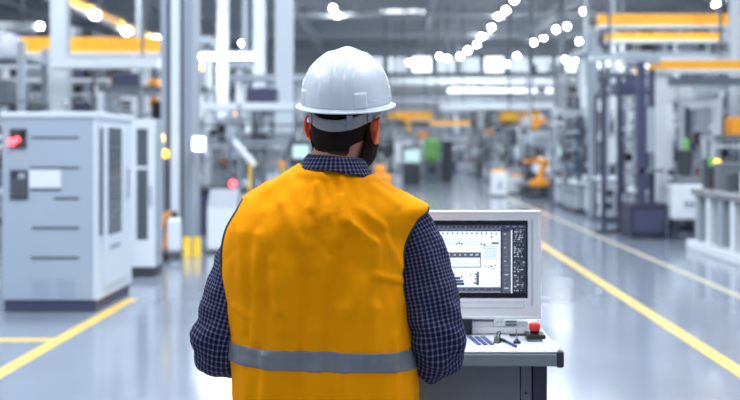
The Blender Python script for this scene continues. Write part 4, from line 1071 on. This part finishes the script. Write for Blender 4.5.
def rack(seed, W=3.0, D=1.4, Ht=5.2, name='storage_platform'):
    """tall steel platform with decks, pipes and boxes of equipment"""
    r = random.Random(seed); t = empty(name); hw, hd = W/2, D/2
    for sx in (-1, 0, 1):
        for sy_ in (-1, 1): MB().box(sx*(hw-.06)-.06, sx*(hw-.06)+.06, sy_*(hd-.06)-.06, sy_*(hd-.06)+.06, 0, Ht).build('upright', M[r.choice(['white', 'lgrey'])], t)
    z = r.uniform(1.0, 1.4); 
    while z < Ht:
        dk = MB().box(-hw, hw, -hd, hd, z-.06, z+.04).build('deck', M[r.choice(['lgrey', 'white', 'mgrey'])], t)
        x_ = -hw+.1
        while x_ < hw-.5:
            w_ = r.uniform(.25, .6); hh = r.uniform(.25, .75)
            if r.random() < .75:
                MB().box(x_, x_+w_, -hd+.15, hd-.15, z+.04, z+.04+hh).build('equipment_box', M[r.choice(MATS_L+MATS_D+['lgrey', 'mgrey'])], dk, bevel=.015)
            x_ += w_ + r.uniform(.05, .2)
        z += r.uniform(1.05, 1.35)
    for k in range(3):
        y_ = -hd-.05; zz = r.uniform(1, Ht-.3); MB().tube([(-hw, y_, zz), (hw, y_, zz)], r.uniform(.03, .07), 8).build('pipe', M[r.choice(['steel', 'white', 'mgrey'])], t, smooth=True)
    for k in range(2): x_ = r.uniform(-hw+.2, hw-.2); MB().tube([(x_, -hd-.1, .05), (x_, -hd-.1, Ht+.3)], r.uniform(.03, .06), 8).build('riser_pipe', M[r.choice(['steel', 'dgrey'])], t, smooth=True)
    return t

KIND = {
 'rigA': (rig(1), 'grey framed assembly machine with dark motors', 'machine'),
 'rigB': (rig(2, 2.2, 1.6, 2.7, dark='navy', base='white'), 'white-based assembly machine with tall posts', 'machine'),
 'rigC': (rig(3, 1.8, 1.4, 2.2, accent='orange'), 'low assembly machine with small orange fixtures', 'machine'),
 'rigD': (rig(7, 2.2, 1.6, 2.6, dark='navy', tall=1.6), 'tall ducted assembly machine', 'machine'),
 'rigE': (rig(11, 2.4, 1.5, 2.3, base='navy', dark='navy'), 'navy-based assembly machine with steel deck', 'machine'),
 'rigF': (rig(15, 2.0, 1.5, 2.9, tall=1.2), 'tall grey machine topped by three pipes', 'machine'),
 'press': (press(1), 'white C-frame press on a navy base', 'press'),
 'press2': (press(2, 3.3, c1='lgrey', c2='dgrey'), 'tall grey C-frame press on a dark base', 'press'),
 'robot': (robot(), 'orange robot arm on a dark pedestal', 'robot'),
 'centre': (centre(1), 'white enclosed machining centre with dark windows', 'machine'),
 'centre2': (centre(2, 2.2, 1.6, 1.9, c='lgrey', c2='white'), 'light grey machining centre with white doors', 'machine'),
 'rack': (rack(1), 'tall white equipment platform with loaded decks', 'platform'),
 'rack2': (rack(6, 3.4, 1.4, 6.2), 'very tall equipment platform with pipes', 'platform'),
}
SN = {k: snapshot(v[0]) for k, v in KIND.items()}
used = set()
def place(kind, px, Y, where, rz=0, s=1.0, sz=None, x=None):
    o0, look, cat = KIND[kind]
    if kind in used: o = copy_tree(SN[kind])
    else: used.add(kind); o = o0
    o.location = (X(px, Y) if x is None else x, Y, 0); o.rotation_euler = (0, 0, R(rz)); o.scale = (s, s, sz or s)
    tag(o, look + ' ' + where, cat); return o

# left side, row nearest the aisle (x about -4.6) going back
L1 = [('rigB', 20.9, 8), ('press', 23.4, 80), ('rigD', 26.2, 90), ('centre', 29.2, 90), ('rigF', 32.2, 90), ('press2', 34.9, 90), ('rigA', 37.6, 90), ('rigD', 40.6, 90), ('centre2', 43.8, 90), ('rigB', 47.2, 90), ('rigC', 51, 90), ('rigF', 55, 90), ('rigA', 59.5, 90), ('centre', 64, 90), ('rigD', 69, 90)]
for i, (k, Y, rz) in enumerate(L1):
    place(k, 0, Y, f'{ORD[i]} back in the left aisle row' if i < 14 else 'at the far end of the left aisle row', rz, x=-4.75 if i else -4.9)
L2 = [('rack', 19.3, 0), ('rigE', 22.5, 0), ('rack2', 26.6, 0), ('rigA', 29.5, 0), ('rigF', 32.5, 0), ('rack2', 36, 0), ('press2', 40, 20), ('rack', 44, 0), ('rack2', 50, 0), ('rack2', 57, 0)]
for i, (k, Y, rz) in enumerate(L2): place(k, 0, Y, f'{ORD[i]} back in the second left row', rz, x=-8.3, sz=.68 if 'rack' in k else .9)
L3 = [('centre', 15.5, 0, -7.6), ('rigC', 19.5, 0, -12), ('rigF', 23.5, 0, -11.6), ('rack', 28.5, 0, -12.3), ('rigD', 33, 0, -12), ('rack2', 38, 0, -12.6), ('rack', 44, 0, -13), ('rack2', 52, 0, -14)]
for i, (k, Y, rz, x) in enumerate(L3): place(k, 0, Y, f'{ORD[i]} back in the third left row', rz, x=x, sz=.68 if 'rack' in k else .9)
L4 = [('rigB', 30, 0, -16), ('rack', 36, 0, -17), ('rack2', 44, 0, -19), ('rack', 52, 0, -21), ('rack2', 60, 0, -19)]
for i, (k, Y, rz, x) in enumerate(L4): place(k, 0, Y, f'{ORD[i]} back in the leftmost row', rz, x=x, sz=.8 if 'rack' in k else 1)
for i, (pa, pb, pt, pb2) in enumerate(((112, 120, 73, 97), (149, 160, 80, 109))):
    Y = 22; zt0 = Z(66, Y) - .065; t = empty('chain_hoist', (X((pa+pb)/2, Y), Y, zt0), 0, ('slim orange hoist hanging under the white girder, left of the twin column', 'broad orange hoist hanging under the white girder, touching the twin column')[i], 'hoist')
    hw = (X(pb, Y)-X(pa, Y))/2; z1_, z0_ = Z(pt, Y)-zt0, Z(pb2, Y)-zt0
    MB().box(-.04, .04, -.04, .04, z1_, 0).build('hanger', M['dgrey'], t); MB().box(-hw, hw, -.14, .14, z0_+.25, z1_).build('housing', M['orange'], t, bevel=.03)
    MB().box(-hw*.6, hw*.9, -.16, .12, z0_, z0_+.22).build('lower_housing', M['orange'], t, bevel=.03); MB().box(-hw*.4, hw*.4, -.17, -.14, z0_+.35, z1_-.1).build('cover', M['dgrey'], t)
    MB().tube([(0, 0, z0_+.22), (0, 0, z0_-.35)], .02, 6).build('chain', M['steel'], t); MB().lathe([(.03, z0_-.42), (.06, z0_-.38), (.02, z0_-.33)], n=10).build('hook', M['dgrey'], t)

L0 = [('rigE', 19.3, -2.55, 1.0), ('rigF', 22.5, -2.75, .75), ('rigB', 25.7, -2.6, 1), ('rigA', 28.9, -2.4, 1.1)]
for i, (k, Y, x, z_) in enumerate(L0): place(k, 0, Y, f'{ORD[i]} back in the short row behind the shoulder', 0, x=x, sz=z_)
# right side
R1 = [('rigA', 20.5, -90, 5.5), ('rigB', 23.1, -90, 5.3), ('rigA', 25.8, -90, 5.2), ('rigD', 28.8, -90, 5.3), ('press2', 34.6, -90, 5.0), ('rigC', 37.6, -90, 5.3), ('rigA', 40.8, -90, 5.3), ('centre2', 44.4, -90, 5.4), ('rigB', 48.5, -90, 5.3), ('rigE', 52.8, -90, 5.3), ('rigC', 57.5, -90, 5.3), ('rigD', 63, -90, 5.3)]
for i, (k, Y, rz, x) in enumerate(R1): place(k, 0, Y, f'{ORD[i]} back in the right aisle row', rz, x=x, sz=.66 if k == 'press2' else 1)
R2 = [('rigB', 20, 0, 8.2), ('rigF', 23.4, 0, 8.5), ('press2', 27, 0, 8.0), ('rigD', 30, 0, 8.8), ('rack', 34.5, 0, 9.0), ('rigE', 39, 0, 8.8), ('rigF', 43, 0, 9), ('rack', 48.5, 0, 9.5), ('rigD', 55, 0, 9.5), ('rack2', 62, 0, 9.8)]
for i, (k, Y, rz, x) in enumerate(R2): place(k, 0, Y, f'{ORD[i]} back in the second right row', rz, x=x)
R3 = [('rigA', 26, 0, 11.8), ('rack', 31, 0, 12.6), ('rigB', 36, 0, 12.8), ('rack2', 42, 0, 13.5), ('rack', 50, 0, 14.5), ('rack2', 58, 0, 15)]
for i, (k, Y, rz, x) in enumerate(R3): place(k, 0, Y, f'{ORD[i]} back in the rightmost row', rz, x=x)
o_ = place('rigC', 0, 17.95, 'behind the transfer machine at the right picture edge', 0, .78, x=6.2)
# far end of the aisle
FE = [('rigA', 72, -3.0), ('centre', 74, 1.2), ('rigD', 73, 4.4), ('rack', 78, -6.5), ('rigF', 76, -.9), ('rack2', 79, 8), ('rigC', 66, 1.9)]
for i, (k, Y, x) in enumerate(FE): place(k, 0, Y, f'closing the aisle end, {ORD[i]} in that cluster', 0, x=x)
# orange robot at the aisle edge and its white boxes
place('robot', 538, 32, 'at the aisle edge right above the monitor', 180, .72)
for i, (a, b_, t_, bt, Y, m) in enumerate(((492, 508, 172, 196, 33.6, 'white'), (511, 522, 176, 192, 35.6, 'white'))):
    t = empty('crate_cabinet', (X((a+b_)/2, Y), Y+.35, 0), 0, ('low white machine box left of the orange robot, behind the monitor', 'smaller white machine box directly beside the orange robot')[i], 'box')
    hw = (X(b_, Y)-X(a, Y))/2; h = Z(t_, Y)
    MB().box(-hw, hw, -.35, .35, .06, h).build('body', M[m], t, bevel=.02); MB().box(-hw+.03, hw-.03, -.32, .32, 0, .06).build('plinth', M['dgrey'], t)
    MB().box(-hw*.3, hw*.3, -.36, -.35, h*.3, h*.65).build('door', M['lgrey'], t); MB().box(-hw*.8, hw*.8, -.25, .25, h, h+.08).build('orange_tray', M['orange'], t)
# green machine in the far aisle
t = empty('green_machine', (X(432, 50), 50, 0), 0, 'green-hooded machine with a dark body standing far down the aisle', 'machine')
MB().box(-.45, .45, -.4, .4, 0, 1.0).build('body', M['mgrey'], t, bevel=.03); MB().box(-.42, .38, -.38, .38, 1.0, 2.1).build('hood', M['green'], t, bevel=.2, seg=4); MB().box(.5, 1.0, -.3, .3, 0, 2.0).build('side_cabinet', M['dgrey'], t, bevel=.03); MB().box(-.2, .2, -.42, -.40, .4, .8).build('hatch', M['dgrey'], t)
t = empty('screen_stand', (X(412, 46), 46, 0), 0, 'dark stand with a pale glowing screen far down the aisle', 'screen')
MB().box(-.4, .4, -.3, .3, 0, .9).build('cabinet', M['dgrey'], t, bevel=.03); MB().box(-.4, .4, -.1, .1, .95, 1.6).build('screen_case', M['lgrey'], t, bevel=.02); MB().box(-.34, .34, -.12, -.10, 1.02, 1.54).build('screen', M['screenglow'], t); MB().box(-.1, .1, -.08, .08, .9, .95).build('neck', M['dgrey'], t)
# yellow robot arm glimpsed beside the beard
t = empty('jib_arm', (X(398, 59.5), 59.5, Z(119, 60)), 0, 'curved orange jib arm hanging over the far aisle beside the hard hat brim', 'crane')
MB().tube([(-.75, 0, .1), (-.2, 0, .18), (.35, 0, .05), (.62, 0, -.3), (.66, 0, -.85)], [.14, .14, .13, .11, .10], 10).build('arm', M['amber'], t, smooth=True)
MB().box(-.85, -.65, -.15, .15, -.02, .25).build('mount', M['dgrey'], t); MB().lathe([(.08, -1.05), (.14, -.98), (.12, -.85)], (.66, 0, 0), 10).build('gripper', M['dgrey'], t, smooth=True)
MB().tube([(-.75, 0, .2), (-.75, 0, RZ-Z(119, 60)-.02)], .04, 6).build('suspension_rod', M['mgrey'], t)
t = empty('orange_cart', (X(385, 29), 29, 0), 0, 'orange aisle cart half hidden behind the beard and shoulder', 'cart')
MB().box(-.34, .20, -.5, .5, .18, .85).build('body', M['orange'], t, bevel=.06, seg=3)
MB().box(-.30, .02, -.45, -.1, .85, 1.12).build('seat_back', M['orange'], t, bevel=.05, seg=3)
for sx in (-.30, .16):
    for sy_ in (-.34, .34): MB().tube([(sx-.04, sy_, .15), (sx+.04, sy_, .15)], .15, 16).build('wheel', M['sole'], t, smooth=True)
MB().tube([(.12, -.4, .85), (.16, -.5, 1.2)], .025, 8).build('steering_post', M['dgrey'], t)

# purple machine base with posts at the right
t = empty('violet_machine', (X(650, 17.6), 18.1, 0), 0, 'dark violet machine with tall navy posts, left of the white unit at right', 'machine')
MB().box(-.32, .32, -.4, .4, 0, .62).build('base', M['darkpurple'], t, bevel=.02)
MB().box(-.26, .28, -.42, -.40, .12, .5).build('panel', M['navy'], t)
MB().box(-.16, -.03, -.3, -.15, .62, 3.1).build('post', M['navy'], t); MB().box(.16, .24, .1, .25, .62, 3.0).build('post', M['navy'], t)
MB().box(-.28, .3, -.3, .3, 1.15, 1.22).build('shelf', M['steel'], t); MB().box(.0, .14, -.28, .0, 1.5, 2.3).build('actuator', M['lgrey'], t, bevel=.01)
MB().box(-.3, .3, -.05, .25, 3.1, 3.25).build('crossbeam', M['lgrey'], t)
MB().tube([(.1, -.2, 1.22), (.1, -.2, 1.5)], .04, 8).build('rod', M['steel'], t)
t = empty('navy_post_frame', (X(611, 19.1), 19.1, 0), 0, 'pair of tall navy guide posts left of the dark violet machine', 'frame')
for q in (-.14, .16): MB().box(q-.04, q+.04, -.06, .06, .05, 2.9).build('post', M['navy'], t)
MB().box(-.3, .3, -.2, .2, 0, .05).build('base_plate', M['dgrey'], t); MB().box(-.25, .27, -.08, .08, 2.9, 3.0).build('crosshead', M['mgrey'], t); MB().box(-.06, .08, -.1, .1, 1.3, 1.8).build('carriage', M['white'], t)
# white unit
t = empty('white_drive_unit', (X(691, 17.4), 17.7, 0), 0, 'white boxed drive unit on short dark legs, right of the violet machine', 'machine')
MB().box(-.3, .28, -.25, .25, .35, .95).build('housing', M['white'], t, bevel=.04, seg=3)
for sx in (-1, 1):
    for sy_ in (-1, 1): MB().box(sx*.22-.03, sx*.22+.03, sy_*.18-.03, sy_*.18+.03, 0, .35).build('leg', M['dgrey'], t)
MB().tube([(-.1, -.26, .65), (.12, -.26, .65)], .05, 10).build('shaft_cover', M['steel'], t); MB().box(-.2, .2, -.15, .15, .95, 1.1).build('top_plate', M['steel'], t); MB().box(-.12, .08, -.1, .1, 1.1, 1.55).build('valve_block', M['dgrey'], t, bevel=.02); MB().lathe([(.06, 1.55), (.06, 1.7), (.03, 1.75)], (.0, 0, 0), 12).build('cap', M['green'], t)
# near right conveyor-like machine with white kerb base
t = empty('transfer_line', (4.95, 14.3, 0), 0, 'grey transfer machine on a white kerb base at the right picture edge', 'machine')
MB().box(-.35, 1.2, -2.6, 1.75, 0, .14).build('kerb_base', M['white'], t, bevel=.01)
for k in range(8):
    y_ = -2.4+k*.55; MB().box(-.25, -.13, y_, y_+.16, .14, .85).build('upright', M['lgrey' if k % 2 else 'white'], t, bevel=.01)
MB().box(-.13, 1.0, -2.4, 1.6, .14, .60).build('inner_body', M['dgrey'], t)
MB().box(-.3, 1.05, -2.5, 1.65, .85, .95).build('top_rail', M['steel'], t, bevel=.01)
for k in range(7):
    y_ = -2.2+k*.58; r_ = random.Random(k); hh = r_.uniform(.2, .55)
    MB().box(-.15, .35, y_, y_+.3, .95, .95+hh).build('station', M[r_.choice(['dgrey', 'white', 'mgrey', 'lgrey'])], t, bevel=.02)
MB().tube([(-.1, 1.0, .95), (-.1, 1.0, 1.32)], .02, 6).build('lamp_pole', M['steel'], t)
MB().box(-.13, -.08, 1.22, 1.28, .95, 1.3).build('sensor_post', M['dgrey'], t)
MB().ball((-.1, .98, 1.36), .055, 12).build('yellow_lamp', M['lampyellow'], t, smooth=True)
MB().box(-.14, -.07, 1.2, 1.3, 1.3, 1.45).build('sensor', M['green'], t, bevel=.01)

# yellow bollards and the orange and white trolley at the left aisle edge
for i, px in enumerate((187, 197)):
    Y = 16.6; t = empty('yellow_bollard', (X(px, 14.9), 14.9, 0), 0, ('yellow safety bollard at the twin column foot, nearer the cabinet', 'yellow safety bollard at the twin column foot, nearer the person')[i], 'bollard')
    MB().lathe([(.07, 0), (.07, .02), (.06, .03), (.06, .24), (.04, .28)], n=16).build('post', M['yellow'], t, smooth=True); MB().lathe([(.035, .278), (.035, .29), (.01, .30)], n=12).build('cap', M['dgrey'], t)
t = empty('cable_bundle', (X(169, 14.8), 14.75, 0), 0, 'dark bundle of hoses lying on the floor before the twin column', 'hoses')
for k in range(4): MB().tube([(-.28+.04*k, .08*k-.1, .035), (-.12, .04*k-.05, .06+.02*k), (.05, -.05+.04*k, .05), (.18, .06*k-.1, .035)], .035, 8).build('hose', M[['dgrey', 'mgrey', 'dgrey', 'steel'][k]], t, smooth=True)
t = empty('hand_trolley', (X(172, 14.2)-.05, 14.25, 0), 0, 'white sack trolley with orange frame standing before the twin column', 'trolley')
for sx in (-1, 1): MB().tube([(-.12+sx*.03, -.05+sx*.06, .1), (-.05+sx*.03, .1+sx*.06, .62), (.0+sx*.03, .14+sx*.06, .68)], .024, 8).build('frame_tube', M['orange'], t, smooth=True)
MB().box(-.02, .16, -.08, .12, .12, .60).build('white_canister', M['white'], t, bevel=.05, seg=3)
MB().lathe([(.05, .60), (.05, .66), (.02, .70)], (.07, .02, 0), 12).build('valve', M['dgrey'], t, smooth=True)
for sx in (-1, 1): MB().tube([(-.1, sx*.12-.02, .08), (-.1, sx*.12+.02, .08)], .08, 14).build('wheel', M['sole'], t, smooth=True)
MB().box(-.14, .18, -.1, .14, .09, .12).build('toe_plate', M['mgrey'], t)
t = empty('pump_unit', (X(134, 13.9), 14.2, 0), 0, 'small white pump unit on the floor between glazed cabinet and trolley', 'pump')
MB().box(-.2, .2, -.2, .2, 0, .08).build('base', M['dgrey'], t); MB().lathe([(.14, .08), (.17, .12), (.17, .38), (.08, .45)], n=18).build('tank', M['white'], t, smooth=True); MB().tube([(.1, -.1, .3), (.22, -.12, .3), (.22, -.12, .08)], .02, 8).build('pipe', M['steel'], t, smooth=True)
# yellow guard frame and slanting white pipe at left of the shoulder
Y = 15.5; t = empty('guard_frame', (X(267, Y), Y, 0), 0, 'thin yellow guard frame behind the shoulder on the left', 'frame')
xa, xb = X(250, Y)-X(267, Y), X(283, Y)-X(267, Y)
zt_ = Z(163, Y)
MB().tube([(xa, 0, 0), (xa, 0, zt_), (xb, 0, zt_), (xb, 0, 0)], .022, 8).build('tube_frame', M['yellow'], t); MB().tube([(xa, 0, .55), (xb, 0, .55)], .018, 8).build('mid_rail', M['yellow'], t)
MB().box(xb-.05, xb+.03, -.04, .04, zt_-.06, zt_+.03).build('corner_sensor', M['orange'], t)
Y = 16.4; t = empty('feed_chute', (X(243, Y), Y+.05, 0), 0, 'slanting white feed chute on a grey stand behind the yellow frame', 'chute')
MB().tube([(X(230, Y)-X(243, Y), 0, Z(138, Y)), (X(254, Y)-X(243, Y), 0, Z(166, Y))], .06, 10).build('chute', M['white'], t, smooth=True)
MB().box(X(250, Y)-X(243, Y), X(256, Y)-X(243, Y), -.06, .06, 0, Z(168, Y)).build('stand', M['mgrey'], t)
MB().box(X(226, Y)-X(243, Y), X(234, Y)-X(243, Y), -.12, .12, Z(140, Y), Z(126, Y)).build('hopper', M['lgrey'], t, bevel=.02); MB().box(X(229, Y)-X(243, Y), X(231, Y)-X(243, Y), -.03, .03, 0, Z(140, Y)).build('stand', M['mgrey'], t)
Y = 15.2; t = empty('white_control_desk', (X(221, Y), Y+.25, 0), 0, 'low white control desk with a red lamp, between twin column and person', 'desk')
hw = .22; MB().box(-hw, hw, -.2, .2, .05, .68).build('body', M['white'], t, bevel=.02); MB().prismx([(-.2, .68), (.2, .68), (.2, .95), (.05, .95)], -hw, hw).build('sloped_panel', M['lgrey'], t, bevel=.01); MB().box(-hw+.02, hw-.02, -.18, .18, 0, .05).build('plinth', M['dgrey'], t)
MB().tube([(.12, .1, .95), (.12, .1, 1.0)], .02, 8).build('lamp_pole', M['steel'], t); MB().ball((.12, .1, 1.04), .05, 12).build('red_lamp', M['lampred'], t, smooth=True)
# two small amber and yellow lamps near the glazed cabinet
for px, py, Y, m, lab in ((160.5, 138, 15.05, 'lampwarm', 'small amber beacon left of the twin column, upper of the two'), (165, 154, 15.25, 'lampyellow', 'small yellow beacon left of the twin column, lower of the two')):
    t = empty('beacon_light', (X(px, Y), Y, 0), 0, lab, 'beacon'); z = Z(py, Y)
    MB().lathe([(.05, z-.06), (.06, z-.03), (.06, z+.04), (.03, z+.07)], n=14).build('lens', M[m], t, smooth=True); MB().tube([(0, 0, .02), (0, 0, z-.06)], .018, 8).build('pole', M['dgrey'], t); MB().box(-.05, .05, -.05, .05, 0, .02).build('base', M['dgrey'], t)

# ================================================================== LIGHT
wd = bpy.data.worlds.new('world'); sc.world = wd; wd.use_nodes = True
bg = wd.node_tree.nodes['Background']; bg.inputs['Color'].default_value = (.80, .90, 1.0, 1); bg.inputs['Strength'].default_value = .65
def strip(x, y, z, sx, sy_, e, rot=(0,0,0)):  # area light added under the roof to brighten the hall, no fixture built
    l = bpy.data.lights.new('added_area_light', 'AREA'); l.shape = 'RECTANGLE'; l.size = sx; l.size_y = sy_; l.energy = e; l.color = (.86, .93, 1.0)
    o = bpy.data.objects.new('added_area_light', l); col.objects.link(o); o.location = (x, y, z); o.rotation_euler = rot
    return o
for y, e in ((-3, 150), (4, 620), (12, 420), (22, 580), (31, 540), (41, 150)):
    for x in (-9, -1.0, 6.5): strip(x, y, RZ-1.3, 1.0, 5.0, e)
for y in (52, 66):
    for x in (-15, -5.6, 4.5, 14): strip(x, y, RZ-1.5, .25, 8, 520)

cam = bpy.data.cameras.new('camera'); co = bpy.data.objects.new('camera', cam); col.objects.link(co)
co.location = (0, 0, H); co.rotation_euler = (PI/2, 0, 0)
cam.sensor_width = 36; cam.lens = F*36/740; cam.shift_x = -25/740; cam.shift_y = -50/740
cam.clip_end = 300; cam.clip_start = .05
cam.dof.use_dof = True; cam.dof.focus_distance = 2.75; cam.dof.aperture_fstop = 2.5
sc.camera = co
sc.view_settings.view_transform = 'Standard'; sc.view_settings.look = 'None'; sc.view_settings.gamma = 1; sc.view_settings.exposure = 0.32
sc.view_settings.use_curve_mapping = False
sc.cycles.use_denoising = True
sc.cycles.max_bounces = 8; sc.cycles.sample_clamp_indirect = 8
